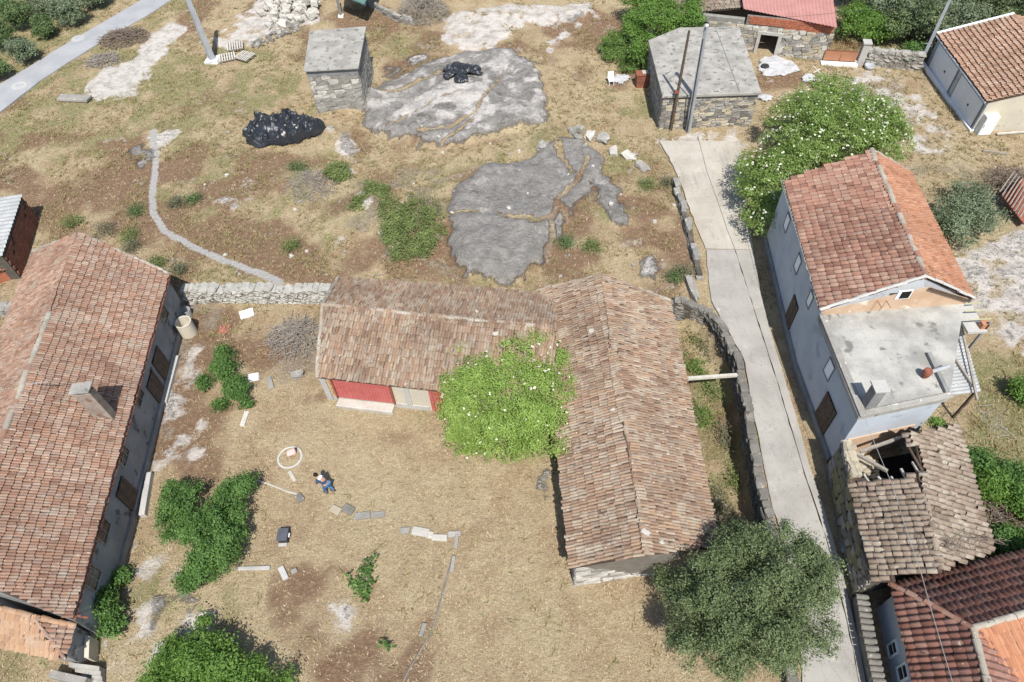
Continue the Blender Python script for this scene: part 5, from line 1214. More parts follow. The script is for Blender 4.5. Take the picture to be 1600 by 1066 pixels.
def tree(name, label, cat, blobs_px, n, size, mat, trunk=.12, seed=1, flowers=0, group=None, clump=.3, per=55, aspect=.5, base=None, stems=1, fsize=.16, low=.55, shell=.55, up=.55, floor=.01):
    """blobs_px: (px, py, z, rx, ry, rz) crown lobes placed at their height above ground"""
    bl = []
    for px, py, z, rx, ry, rz in blobs_px:
        p = P(px, py, z); bl.append((p[0], p[1], z, rx, ry, rz))
    b0 = bl[0]; bs = np.array(base if base is not None else (b0[0], b0[1], 0.0), float)
    root = thing(name, label, cat, bs, group)
    v, f, C = leaf_cloud(bl, n, size, seed, clump, per, shell, aspect, low, up, floor)
    cr = raw_mesh('crown', v, f, M[mat], root)
    m = MB(); r = random.Random(seed)
    for s in range(stems):
        o = np.array([r.uniform(-.3, .3), r.uniform(-.3, .3), 0]) * (stems > 1)
        top = np.array([b0[0], b0[1], b0[2]]) * .75 + bs * .25 + o
        mid = (bs + top) / 2 + np.array([r.uniform(-.15, .15), r.uniform(-.15, .15), 0])
        m.tube([bs + o - (0, 0, .2), mid + o, top], trunk, trunk * .6, n=7)
        for q in C[r.sample(range(len(C)), min(len(C), 26 // stems))]:
            k = mid + (top - mid) * r.random(); e = k + (q - k) * .9; h = (k + e) / 2 + np.array([0, 0, .1 * np.linalg.norm(e - k)])
            m.tube([k, h, e], trunk * .38, trunk * .08, n=5, cap=False)
    m.build('trunk', M['bark'], root)
    if flowers:
        r2 = np.random.default_rng(seed + 5); fv = []; ff = []; k = 0
        top = np.array(bl)
        for i in range(flowers):
            b = top[r2.choice(len(top), p=(top[:, 3] * top[:, 4]) / (top[:, 3] * top[:, 4]).sum())]
            d = r2.normal(size=3); d[2] = abs(d[2]) * .8 + .25; d /= np.linalg.norm(d); c = b[:3] + d * b[3:] * (1.04 + .08 * r2.random())
            s = fsize * (.55 + .7 * r2.random()); nn = nz(d * .5 + np.array([0, 0, .8])); t = nz(np.cross(nn, r2.normal(size=3))); bb = np.cross(nn, t)
            for _ in range(9):   # umbel of small florets
                a = r2.random() * 6.28; q = c + (t * math.cos(a) + bb * math.sin(a)) * s * r2.random() ** .5 * .8 + nn * r2.normal() * .015; e = s * .38
                fv += [q - t * e, q + bb * e, q + t * e, q - bb * e]; ff.append((k, k + 1, k + 2, k + 3)); k += 4
        raw_mesh('flowers', np.array(fv), np.array(ff), M['petal'], root, kind='stuff')
    return root

tree('elder_tree', 'round light green elder tree with white blossom in front of the gate barn', 'tree',
     [(793, 620, 2.5, 2.9, 2.8, 1.9), (735, 622, 2.0, 1.7, 2.0, 1.5), (855, 615, 2.6, 1.7, 2.2, 1.4), (770, 685, 1.8, 2.0, 1.4, 1.3), (845, 675, 2.2, 1.8, 1.6, 1.4), (805, 560, 2.6, 2.2, 1.5, 1.4), (735, 680, 1.5, 1.3, 1.3, 1.1), (860, 565, 2.6, 1.2, 1.3, 1.1), (745, 570, 2.3, 1.3, 1.2, 1.1)], 78000, .115, 'leaf_elder', .14, 3, 110, stems=3, clump=.16, fsize=.07, per=26)
tree('elder_tree', 'big elder tree covered in white blossom behind the white house', 'tree',
     [(1300, 215, 2.8, 3.2, 3.0, 2.4), (1345, 190, 2.6, 2.4, 2.4, 2.0), (1250, 190, 2.6, 2.3, 2.3, 2.0), (1225, 250, 2.4, 2.0, 2.2, 1.9), (1192, 290, 2.0, 1.7, 2.4, 1.8), (1382, 222, 2.2, 1.7, 2.0, 1.7), (1300, 160, 2.4, 2.2, 2.2, 1.8), (1190, 335, 1.5, 1.2, 1.9, 1.4), (1172, 270, 1.6, 1.1, 1.6, 1.3)], 70000, .15, 'leaf_elder_mid', .18, 4, 520, stems=3, clump=.18, fsize=.085, per=26)
tree('evergreen_tree', 'large dark grey-green tree overhanging the lane at the bottom', 'tree',
     [(1165, 945, 3.6, 2.2, 2.1, 2.2), (1225, 885, 3.8, 1.7, 1.6, 1.7), (1105, 930, 3.0, 1.5, 1.4, 1.5), (1235, 960, 3.4, 1.6, 1.6, 1.6), (1150, 870, 3.4, 1.4, 1.2, 1.4), (1110, 1010, 2.8, 1.5, 1.4, 1.4), (1180, 1020, 3.0, 1.6, 1.3, 1.5), (1060, 925, 2.2, .9, 1.1, 1.1), (1270, 900, 3.4, 1.0, 1.3, 1.2)], 90000, .105, 'leaf_oak', .2, 5, clump=.13, per=24, stems=2, up=.4)
tree('laurel_bush', 'broad dense dark green bush in the middle of the left yard', 'bush',
     [(322, 850, 1.2, 1.5, 1.7, 1.2), (365, 778, 1.0, 1.0, 1.0, .9), (285, 785, 1.0, 1.2, 1.1, .9), (318, 895, .8, 1.1, 1.0, .8), (355, 840, 1.0, 1.0, 1.3, 1.0), (270, 820, .8, .8, .9, .7), (395, 752, .8, .35, .4, .5)], 36000, .12, 'leaf_bush', .08, 6, stems=3, clump=.12, per=24)
tree('laurel_bush', 'smaller green bush near the far end of the long house', 'bush',
     [(352, 575, .7, .75, .8, .6), (372, 605, .7, .7, .6, .55), (320, 597, .4, .38, .35, .35), (345, 632, .4, .35, .3, .35), (388, 632, .3, .3, .35, .3), (350, 552, .6, .5, .4, .5)], 11000, .12, 'leaf_bush', .06, 7, clump=.15)
tree('laurel_bush', 'bright green bush cut off by the bottom frame edge', 'bush',
     [(300, 1050, 1.3, 1.6, 1.4, 1.2), (355, 1058, 1.2, 1.3, 1.1, 1.0), (250, 1070, .9, .9, .8, .8), (270, 1035, 1.0, .9, .8, .8), (335, 1025, 1.1, .9, .8, .8), (312, 1000, 1.0, .5, .5, .6), (410, 1080, 1.0, 1.1, 1.0, .9), (318, 975, .7, .2, .35, .4)], 26000, .14, 'leaf_bright', .08, 8, stems=2, clump=.2)
tree('wall_shrub', 'narrow glossy green shrub against the long house wall by the porch', 'bush',
     [(168, 945, .8, .55, .65, .7), (173, 975, .6, .5, .5, .5), (182, 905, .5, .4, .5, .4)], 8000, .14, 'leaf_bush', .05, 9, clump=.14)
tree('bramble_patch', 'low wide bramble thicket on the slope behind the barn', 'bush',
     [(642, 345, .5, 1.9, 2.2, .8), (615, 330, .4, 1.0, 1.2, .6), (672, 375, .3, 1.1, 1.3, .5), (640, 390, .3, 1.5, .9, .45)], 19000, .13, 'leaf_bramble', .04, 10, stems=4, clump=.2, low=.2)
for i, (px, py, s, lb) in enumerate([(585, 300, .9, 'left of the bramble thicket'), (560, 322, .7, 'between two white rocks'), (525, 268, .8, 'beside the pale rock below the black tarp')]):
    tree('bramble_bush', 'small green bramble clump ' + lb, 'bush', [(px, py, .35, s, s, .5), (px + 8, py + 8, .25, s * .7, s * .7, .4)], 3600, .13, 'leaf_bramble', .03, 20 + i, clump=.18, low=.2, group='bramble clumps')
for i, (px, py, s_, lb) in enumerate([(1085, 525, .7, 'under the curved top of the lane wall'), (1105, 545, .5, 'below the curved lane wall'), (1080, 570, .6, 'just above the timber beam'), (1112, 610, .5, 'just below the timber beam'), (1130, 680, .45, 'half way down the strip'), (1095, 650, .5, 'against the barn eave'), (1150, 750, .5, 'low by the dark wall'), (1120, 780, .6, 'at the lower end of the strip')]):
    p_ = P(px, py, -1.6); tree('strip_weed', 'green weed clump in the sunken strip, ' + lb, 'plant', [(px, py, -1.85, s_ * .8, s_ * 1.1, .3), (px + 9, py + 14, -1.9, s_ * .5, s_ * .6, .2), (px - 8, py - 16, -1.9, s_ * .4, s_ * .5, .2)], 800, .11, ('leaf_bramble', 'leaf_scrub', 'leaf_bright')[i % 3], .02, 160 + i, clump=.28, per=9, low=.1, group='weeds in the sunken strip', base=(p_[0], p_[1], -2.0), floor=-2.1)
SC = [(276, 318, .55, 'right of the gravel path'), (302, 313, .4, 'second right of the gravel path'), (112, 348, .5, 'behind the long house, near the brick shed'), (162, 362, .7, 'just above the long house ridge end'), (207, 330, .5, 'left of the gravel path bend'), (205, 366, .55, 'left of the bend, lower one'), (206, 388, .5, 'closest to the tiled gable edge'), (94, 390, .4, 'beside the back slope of the long roof'), (245, 412, .4, 'above the shaded gable corner'), (278, 422, .3, 'by the boundary wall end'), (465, 262, .6, 'below the black tarp'), (1015, 290, .5, 'beside the upper lane edging'), (1045, 285, .5, 'at the top of the lane edging'), (885, 380, .35, 'below the big grey rock'), (925, 385, .45, 'on the red soil right of the rock'), (1068, 425, .4, 'by the long upright stone'), (1050, 435, .4, 'near the barn end by the lane'), (455, 385, .4, 'on the red soil above the wall')]
for i, (px, py, s, lb) in enumerate(SC):
    tree('scrub_bush', 'little scrubby green bush ' + lb, 'bush', [(px, py, .2, s * 1.1, s * 1.1, .4)], 900, .1, ('leaf_scrub', 'leaf_pine', 'leaf_bramble')[i % 3], .02, 40 + i, clump=.24, per=14, low=.1, group='scrub bushes on the slope')
tree('olive_shrub', 'silvery olive shrub right of the white house', 'bush',
     [(1512, 335, 1.0, 1.8, 1.8, 1.0), (1490, 360, .8, 1.2, 1.2, .8), (1535, 345, .8, 1.2, 1.2, .8), (1515, 300, .7, 1.2, 1.0, .7)], 14000, .15, 'leaf_olive', .07, 60, stems=3, clump=.25, low=.3)
tree('ivy_thicket', 'bright green ivy swallowing the wall beside the flat-roofed shed', 'ivy',
     [(1035, 20, 2.2, 2.6, 2.4, 1.6), (1075, 22, 2.6, 1.5, 1.5, 1.0), (1000, 45, 1.8, 1.3, 2.0, 1.6), (1004, 85, 1.2, .8, 1.8, 1.3), (1010, 5, 2.0, 2.0, 1.6, 1.5)], 34000, .17, 'leaf_bright', .08, 61, stems=3, clump=.25)
tree('green_bush', 'low leafy bush left of the ivy', 'bush', [(958, 68, .6, 1.3, 1.1, .8), (965, 88, .4, 1.3, .8, .5), (985, 105, .3, .9, .8, .4)], 9000, .15, 'leaf_elder_dark', .05, 62, clump=.2, low=.2)
tree('fig_bush', 'bright leafy fig bush behind the gate post', 'bush', [(1350, 40, 1.3, 1.9, 1.6, 1.3), (1375, 48, 1.1, 1.2, 1.2, 1.0), (1335, 30, 1.2, 1.2, 1.2, 1.0)], 14000, .2, 'leaf_bright', .08, 63, stems=2, clump=.28)
tree('dark_shrub', 'dark green shrub at the foot of the thin concrete pole', 'bush', [(1418, 88, .7, 1.1, .9, .8), (1432, 80, .7, .7, .7, .7)], 7000, .14, 'leaf_bush', .05, 64, clump=.18)
for i, (px, py, z, r, lb) in enumerate([(1430, 30, 2.0, 2.6, 'behind the street lamp'), (1478, 28, 2.2, 2.6, 'behind the tall thin pole'), (1528, 30, 1.8, 2.4, 'directly behind the garage ridge'), (1585, 35, 2.2, 2.8, 'at the far right garage corner'), (1455, -15, 3.0, 3.2, 'cut by the top edge, left of centre'), (1505, -12, 2.6, 3.0, 'cut by the top edge above the garage'), (1565, -8, 3.0, 3.4, 'at the top right corner'), (1395, 5, 2.2, 2.4, 'above the fig bush'), (1620, 10, 3.0, 3.2, 'leaving the frame at top right'), (1360, -20, 2.4, 2.6, 'right of the pink roof')]):
    tree('olive_tree', 'grey-green olive tree ' + lb, 'tree', [(px, py, z, r, r, z * .8), (px + 14, py + 5, z * .8, r * .6, r * .6, z * .6), (px - 12, py + 4, z * .9, r * .6, r * .6, z * .6)], 10500, .19, 'leaf_olive' if i % 3 else 'leaf_oak', .14, 70 + i, clump=.22, per=26, group='olive trees behind the garage', base=None)
for i, (px, py, z, r, lb) in enumerate([(34, 78, 1.3, 1.5, 'nearest the grey road'), (64, 44, 1.2, 1.2, 'second from the road'), (105, 18, 1.7, 2.0, 'at the top beside the road'), (18, 22, 1.8, 2.2, 'in the top left corner'), (62, 5, 1.8, 2.0, 'second from the corner along the top'), (-12, 55, 1.8, 2.0, 'cut by the left edge'), (140, -12, 1.8, 2.0, 'cut by the top edge beside the road'), (-10, 105, 1.2, 1.6, 'lowest at the left edge')]):
    tree('pine_bush', 'bushy green tree beyond the road, ' + lb, 'tree', [(px, py, z * .8, r * .75, r * .75, z * .75), (px + 8, py + 6, z * .6, r * .45, r * .45, z * .4)], 9000, .16, 'leaf_pine' if i % 2 else 'leaf_olive', .12, 90 + i, clump=.18, per=24, group='trees beyond the road')
for i, (px, py, s, lb) in enumerate([(1545, 755, .65, 'by the ruin eave'), (1578, 740, .45, 'right of the ruin'), (1598, 790, .7, 'at the right frame edge'), (1570, 850, .7, 'behind the cottage roof'), (1608, 860, .9, 'right of the brushwood'), (1523, 720, .5, 'hanging over the ruin eave'), (1600, 610, .5, 'in the grass at the right edge')]):
    tree('green_bush', 'leafy green bush ' + lb, 'bush', [(px, py, .6, s, s, .7), (px + 6, py + 8, .4, s * .7, s * .7, .5)], 6000, .14, 'leaf_bush' if i % 2 else 'leaf_bright', .05, 110 + i, clump=.2, low=.2, group='bushes on the right-hand slope')
tree('wall_weed', 'bright green plant sprouting between white house and ruin', 'plant', [(1466, 664, 2.4, .3, .3, .25)], 700, .14, 'leaf_bright', .03, 130, clump=.1, base=P(1466, 664, 2.4) * (1, 1, 0))

# seedlings with big leaves
def seedling(px, py, r, n, lb, sz=.3, seed=1):
    p = G(px, py); t = thing('fig_seedling', lb, 'plant', p); rr = np.random.default_rng(seed)
    v, f, C = leaf_cloud([(p[0], p[1], .25, r, r * .8, .25)], n, sz, seed, .12, 6, .9, .45, .1, .8); raw_mesh('leaves', v, f, M['leaf_bush'], t)
    m = MB()
    for c in C[:14]: m.tube([p, (p + c) / 2 + (0, 0, .1), c], .012, n=4, cap=False)
    m.build('stems', M['bark'], t)
seedling(568, 916, .9, 150, 'sprawling dark-leaved fig seedling on the red soil', .26, 3); seedling(602, 1012, .3, 26, 'tiny dark seedling near the bottom of the red soil', .25, 4); seedling(580, 882, .45, 40, 'thin wilted seedling above the fig seedling', .2, 5)

# twig heaps
def brush(name, label, px, py, rx, ry, h, n, mat='twig', seed=1, ln=1.0, r=.02, z=0, flat=.25):
    p = P(px, py); rr = random.Random(seed); m = MB(); p = np.array([p[0], p[1], z])
    for i in range(n):
        a = rr.uniform(0, 6.28); q = rr.random() ** .6; c = p + np.array([rx * q * math.cos(a), ry * q * math.sin(a), h * (1 - q * q) * rr.uniform(.1, 1) + .03])
        b = rr.uniform(0, 6.28); l = ln * rr.uniform(.4, 1.2); d = np.array([math.cos(b), math.sin(b), rr.uniform(-flat, flat)]) * l / 2
        k = c + np.array([rr.uniform(-.1, .1), rr.uniform(-.1, .1), rr.uniform(0, .1)]) * l
        m.tube([c - d, k, c + d], r * rr.uniform(.5, 1.5), r * .4, n=4, cap=False)
    o = m.build(name, M[mat]); return tag(o, label, 'brushwood')
brush('brush_pile', 'dark brown heap of cut branches beside the pale bare strip', 195, 62, 2.3, 1.7, .9, 420, 'twig', 1, 1.3, .028)
brush('brush_pile', 'smaller grey heap of branches below the dark brush heap', 162, 96, 1.6, 1.3, .5, 240, 'wood_grey', 2, 1.2, .022)
brush('dead_vine', 'sprawling dry grey vine heap between stone wall and barn', 462, 530, 1.7, 1.6, .7, 330, 'wood_grey', 3, 1.4, .016, flat=.5)
brush('dead_shrub', 'leafless grey thorny shrub on the slope by the bramble', 490, 292, 2.1, 1.9, .7, 520, 'wood_grey', 4, .9, .012, flat=.7)
brush('dead_shrub', 'tall pale leafless shrub at the end of the low wall, top', 660, 22, 2.6, 2.6, 2.2, 620, 'wood_grey', 5, 1.4, .02, flat=.9)
brush('brush_pile', 'heap of grey sticks behind the ruin', 1565, 815, .9, 1.3, .5, 170, 'twig', 6, 1.2, .025)
brush('brush_pile', 'tangle of bare branches at the right edge by the rusty shed', 1578, 285, 2.0, 1.5, .8, 330, 'twig', 7, 1.2, .02, flat=.6)
brush('dead_vine', 'bare climbing stem over the ruin eave', 1512, 690, .5, 1.2, .3, 22, 'wood_grey', 8, 1.4, .016, z=2.4)
brush('dead_vine', 'thin bare vine along the joint of ruin and cottage roofs', 1440, 893, 1.8, .4, .2, 60, 'twig', 9, .9, .012, z=3.35)
tree('dry_tree', 'dry brown twiggy bush beside the evergreen tree by the sunken strip', 'bush', [(1140, 835, .6, .9, .9, .7)], 1800, .09, 'leaf_scrub', .05, 140, clump=.2)

# ================================================================== grass tufts (uncountable)
def tufts(name, n, cond, mat, h, seed, box=(-46, 46, 4, 78), blades=3, label=None):
    r = np.random.default_rng(seed); x = r.uniform(box[0], box[1], n * 4); y = box[2] + (box[3] - box[2]) * r.random(n * 4) ** 1.35
    z, red, green, grey, white, dirt, grav = ground_eval(x, y)
    keep = cond(red, green, grey, white, dirt, grav, x, y, r.random(len(x)))
    for p in NOGRASS: keep &= polydist(x, y, p) < -.05
    x, y, z = x[keep][:n], y[keep][:n], z[keep][:n]; k = len(x)
    vs_ = []
    for b in range(blades):
        a = r.random(k) * 6.28; l = h * (.5 + r.random(k)); w = .018 + .02 * r.random(k); lean = .5 + .9 * r.random(k)
        ox = x + r.normal(0, .05, k); oy = y + r.normal(0, .05, k)
        tx = ox + np.cos(a) * l * lean; ty = oy + np.sin(a) * l * lean; sx = -np.sin(a) * w; sy = np.cos(a) * w
        vs_.append(np.stack([np.stack([ox - sx, oy - sy, z - .01], 1), np.stack([ox + sx, oy + sy, z - .01], 1), np.stack([tx, ty, z + l * .7], 1)], 1))
    v = np.concatenate(vs_).reshape(-1, 3); o = raw_mesh(name, v, np.arange(len(v)).reshape(-1, 3), M[mat], kind='stuff')
    return o
tufts('dry_grass', 90000, lambda red, gr, g, w, d, p, x, y, u: (g < .3) & (w < .45) & (p < .2) & (u > .6 * red + .4 * d), 'grass_dry', .10, 1)['label'] = 'short dry straw-coloured grass over the yard and slope'
tufts('green_grass', 30000, lambda red, gr, g, w, d, p, x, y, u: (g < .3) & (w < .35) & (p < .2) & (u < gr * .8 + .006), 'grass_green', .12, 2)['label'] = 'sparse green grass on the upper slope and right-hand yard'

tufts('tall_grass', 16000, lambda red, gr, g, w, d, p, x, y, u: (g < .5) & (w < .6) & (p < .3) & ((y > 27) | (x > 17) | (u < .06)) & (fbm(x, y, 2.2, 3, 61) > .5), 'grass_gold', .26, 3, blades=5)['label'] = 'taller golden grass tufts scattered over the slope'

# ================================================================== loose stones
STN = [(812, 853, 0), ]
for i, (px, py, sx, sy, sz, lb, kd) in enumerate([
    (897, 213, .8, .6, .5, 'leftmost of the boulder row above the big rock', 'stone'), (905, 206, .7, .5, .5, 'second of the boulder row, touching the first', 'stone'), (902, 224, .6, .5, .4, 'rounded, in front of the boulder row', 'stone'),
    (921, 217, .6, 1.2, .6, 'upright slab in the middle of the boulder row', 'stone_pale'), (943, 220, 1.0, .9, .6, 'largest of the boulder row', 'stone'), (958, 240, .9, .6, .4, 'below the largest of the boulder row', 'stone_pale'), (985, 246, 1.1, .7, .5, 'near the lane end of the boulder row', 'stone_pale'), (848, 236, .9, .6, .35, 'low and flat, left of the boulder row', 'stone'), (1003, 262, 1.1, .6, .4, 'farthest right of the boulder row', 'stone'),
    (467, 588, .75, .4, .4, 'block lying at the barn corner', 'stone'), (1362, 52, .1, .1, .1, 'x', 'stone')]):
    if lb == 'x': continue
    boulder('boulder', 'grey boulder, ' + lb, 'boulder', G(px, py), sx, sy, sz, kd, 'boulders above the rock')
def slab(name, label, cat, p, dx, dy, dz, rz, mat, group=None, bevel=.03):
    c, s = math.cos(rz), math.sin(rz); ax = (np.array([c, s, 0]), np.array([-s, c, 0]), up3)
    t = thing(name, label, cat, p, group); MB().box(np.asarray(p) + (0, 0, dz / 2 - .04), dx, dy, dz, ax, .025).build('block', M[mat], t, bevel=bevel); return t
for px, py, dx, dy, rz, lb, mt in [(525, 797, .55, .4, -.5, 'first of the row of edging stones past the person', 'stone_warm'), (544, 796, .6, .45, -.5, 'mossy second stone of the edging row', 'stone_dark'), (566, 806, .8, .35, .1, 'third stone of the edging row, half sunk', 'stone'), (591, 805, .7, .3, .05, 'fourth stone of the edging row, half sunk', 'stone'),
    (657, 832, .85, .42, -.25, 'long pale stone of the yard kerb', 'stone_pale'), (673, 837, .25, .35, -.2, 'short pale stone between two kerb stones', 'stone_pale'), (687, 841, .75, .32, -.1, 'second long pale stone of the yard kerb', 'stone_pale'), (706, 836, .4, .28, .05, 'grey kerb stone near the yard corner', 'stone'), (716, 835, .3, .28, .05, 'corner stone of the yard kerb', 'stone'),
    (633, 830, .5, .3, -.1, 'flat grey stone left of the long kerb stone', 'stone'), (713, 848, .2, .6, -.1, 'sunken kerb stone just below the corner', 'stone'), (708, 882, .2, .75, -.15, 'sunken kerb stone further down the line', 'stone'), (661, 985, .2, .6, -.3, 'sunken kerb stone at the lower end', 'stone'),
    (397, 889, 1.6, .18, -.03, 'long concrete edging strip right of the big bush', 'concrete'), (443, 896, .25, .7, .55, 'end block of the concrete edging strip', 'concrete'), (468, 778, .5, .35, -.9, 'small dark slab near the person', 'stone_dark'),
    (423, 560 + 40, .3, .9, .35, 'mossy stone post lying on the grass', 'stone'), (383, 655, .25, 1.0, -.1, 'sunken stone strip in the left yard', 'stone_pale'), (460, 893, .3, .2, .5, 'small loose stones past the edging end', 'stone')]:
    slab('kerb_stone', lb, 'stone', G(px, py), dx, dy, .16, rz, mt, 'edging stones in the yard')
m = MB(); pts = [G(x, y) + (0, 0, .0) for x, y in [(708, 870), (698, 905), (688, 940), (680, 970), (670, 995), (655, 1020), (640, 1045), (625, 1075)]]
m.tube(pts, .05, n=5); o = m.build('edging', M['stone_dark']); tag(o, 'thin dark buried edging line curving down the yard', 'edging')
m = MB(); pts = [G(x, y) for x, y in [(400, 750), (425, 758), (450, 768), (466, 772)]]; m.tube(pts, .05, n=5); tag(m.build('edging', M['stone_pale']), 'thin pale edging line left of the person', 'edging')
# stone heap top
for i in range(70):
    u, v = rng.random(), rng.random(); px = 400 + 100 * u + 10 * v; py = -8 + 50 * v - 25 * u + 12; p = P(px, py); s = rng.uniform(.35, 1.0)
    boulder('quarry_stone', 'pale broken stone in the big heap at the top of the photo', 'stone', (p[0], p[1], .1 + .5 * rng.random() * (1 - abs(v - .5))), s, s * rng.uniform(.6, 1), s * rng.uniform(.5, .8), 'stone_pale', 'stones of the pale heap')
for i in range(46):
    u = rng.random(); px = 395 + 80 * u; py = 72 - 32 * u + rng.uniform(-6, 6); p = P(px, py); s = rng.uniform(.25, .55)
    boulder('rubble_stone', 'small dark stone in the rubble bank below the pale heap', 'stone', (p[0], p[1], .05), s, s * .8, s * .6, 'stone_dark' if i % 3 else 'stone', 'stones of the dark rubble bank')
for i in range(60):
    x = rng.uniform(250, 1060); y = rng.uniform(200, 440); p = G(x, y); s = rng.uniform(.12, .3)
    if any(polydist(np.array([p[0]]), np.array([p[1]]), q)[0] > -.3 for q in NOGRASS): continue
    boulder('field_stone', 'small loose stone scattered on the dry slope', 'stone', p, s, s * .8, s * .6, 'stone_pale' if i % 2 else 'stone', 'loose stones on the slope')

# ================================================================== plastic sheets
def sheet(name, label, cat, px, py, rx, ry, h, mat, seed, res=70, amp=.18, rz=0, fold=1.2, part=None):
    p = P(px, py); r = np.random.default_rng(seed); g = np.linspace(-1, 1, res); X, Y = np.meshgrid(g, g); rad = np.hypot(X, Y); ang = np.arctan2(Y, X)
    lim = .86 + .08 * np.sin(ang * 3 + seed) + .05 * np.sin(ang * 7 + seed * 2) + .035 * np.sin(ang * 13 + seed)
    x = X * rx; y = Y * ry
    oc = 2 if mat == 'white_sheet' or rx < 2 else 3; n1 = np.abs(fbm(x, y, fold, oc, seed) - .5) * 2; n2 = np.abs(fbm(x * 1.7 + y, y - x, fold * .6, oc, seed + 3) - .5) * 2
    pw = 3 if mat == 'black_plastic' else 1; n1 = 1 - (1 - n1) ** pw; n2 = 1 - (1 - n2) ** pw
    e = np.clip(1 - (rad / lim) ** 2, 0, 1); z = h * e ** .6 + amp * (1 - n1) * np.minimum(e * 6, 1) * .9 + amp * .6 * (1 - n2) * np.minimum(e * 6, 1) + .02
    c, s = math.cos(rz), math.sin(rz); V = np.stack([p[0] + x * c - y * s, p[1] + x * s + y * c, z], -1).reshape(-1, 3); V[:, 2] += ground_eval(V[:, 0], V[:, 1])[0] + .02
    idx = np.arange(res * res).reshape(res, res); F = np.stack([idx[:-1, :-1], idx[:-1, 1:], idx[1:, 1:], idx[1:, :-1]], -1).reshape(-1, 4)
    ok = (rad < lim).ravel(); F = F[ok[F].all(1)]
    o = raw_mesh(name, V, F, M[mat]); return tag(o, label, cat)
sheet('black_tarp', 'crumpled black plastic tarp over a heap beside the small stone shed', 'tarp', 444, 207, 3.8, 2.4, .4, 'black_plastic', 2, 130, .62, -.05, 2.2)
for i in range(7):
    p = P(444 + rng.uniform(-45, 50), 212 + rng.uniform(-18, 14)); s = rng.uniform(.12, .2); boulder('weight_stone', 'pale stone weighing down the big black tarp', 'stone', (p[0], p[1], .75), s, s, s, 'stone_pale', 'stones on the tarp')
for i, (px, py, rx, ry, rz, lb) in enumerate([(712, 118, .85, .5, .3, 'upper left'), (737, 117, .7, .45, -.4, 'upper right'), (725, 128, 1.1, .45, .1, 'middle'), (705, 133, .55, .4, .2, 'lower left'), (722, 139, .5, .5, 0, 'lowest'), (742, 127, .7, .35, -.3, 'right')]):
    sheet('black_bag', f'black plastic bag on the pale rock, {lb} of the heap', 'bag', px, py, rx * 1.45, ry * 1.5, .3, 'black_plastic', 5 + i, 44, .16, rz, 1.0)['group'] = 'black bags on the rock'
sheet('white_sheet', 'creased white plastic sheet on bare soil by the stone outbuilding', 'sheet', 1213, 106, 2.0, 1.75, .06, 'white_sheet', 9, 90, .13, .1, 1.1)
p = G(1194, 109); o = MB().lathe(p + (0, 0, .30), [(.22 + .13 * math.cos(a), .11 * math.sin(a)) for a in np.linspace(0, 2 * math.pi, 9)[:-1]], 20, True).build('car_tyre', M['rubber'], smooth=True); tag(o, 'black car tyre lying on the white sheet', 'tyre')
sheet('white_sheet', 'small crumpled white sheet above the big elder', 'sheet', 1264, 125, .75, .7, .08, 'white_sheet', 11, 34, .12, .3, .9)
sheet('white_sheet', 'white sheet beside the corner of the flat-roofed shed', 'sheet', 1194, 154, .8, .55, .08, 'white_sheet', 12, 34, .12, -.3, .9)
t = thing('wooden_cross_frame', 'two pale boards crossed on the soil near the gate', 'boards', P(1274, 112)); MB().beam(P(1270, 104) + (0, 0, .06), P(1283, 118) + (0, 0, .06), .12, .06).build('board', M['wood_pale'], t); MB().beam(P(1270, 116) + (0, 0, .12), P(1281, 110) + (0, 0, .12), .12, .06).build('board', M['wood_pale'], t)

# ================================================================== pallets, cabinet, tubs
def pallet(px, py, rz, z, lb):
    p = P(px, py); p[2] = z; c, s = math.cos(rz), math.sin(rz); ax = (np.array([c, s, 0]), np.array([-s, c, 0]), up3); t = thing('pallet', lb, 'pallet', p, 'wooden pallets')
    for i in range(7): MB().box(p + ax[0] * (-.6 + .2 * i) * 1.1 + (0, 0, .32), .12, 1.35, .03, ax).build('deck_board', M['wood_pale'], t)
    for i in range(3): MB().box(p + ax[1] * (-.6 + .6 * i) + (0, 0, .255), 1.45, .1, .1, ax).build('stringer', M['wood_grey'], t)
    for i in range(3): MB().box(p + ax[0] * (-.6 + .6 * i) + (0, 0, .19), .12, 1.3, .03, ax).build('bottom_board', M['wood_grey'], t)
pallet(369, 77, .25, .05, 'grey pallet nearest the rubble bank'); pallet(356, 92, .3, -.1, 'grey pallet beside the power pole foot'); pallet(384, 92, -.5, .0, 'pale tilted pallet, rightmost of the three')
p = P(1003, 137); t = thing('rusty_cabinet', 'rust-red metal cabinet standing beside the ivy', 'cabinet', p); MB().box(p + (0, .3, .55), 1.05, .8, 1.1).build('body', M['rust'], t, bevel=.02); MB().box(p + (0, .3, 1.13), 1.12, .88, .06).build('lid', M['rust'], t); MB().box(p + (.2, .35, 1.2), .5, .5, .06).build('lid_board', M['wood_pale'], t); MB().box(p + (0, -.115, .55), 1.0, .03, .04).build('seam', M['wood_brown'], t)
p = P(955, 133); t = thing('garden_chair', 'broken white plastic garden chair lying in the grass', 'chair', p)
MB().box(p + (.0, .1, .42), .5, .5, .05).build('seat', M['white_paint'], t); MB().box(p + (-.05, .4, .7), .5, .06, .6).build('backrest', M['white_paint'], t)
for a in (-.2, .2):
    for b in (-.1, .3): MB().beam(p + (a, b, 0), p + (a * .9, b, .42), .05).build('leg', M['white_paint'], t)
sheet('white_sheet', 'grey-white plastic sheet behind the broken chair', 'sheet', 970, 125, .9, .8, .08, 'white_sheet', 15, 34, .12, .6, .9)
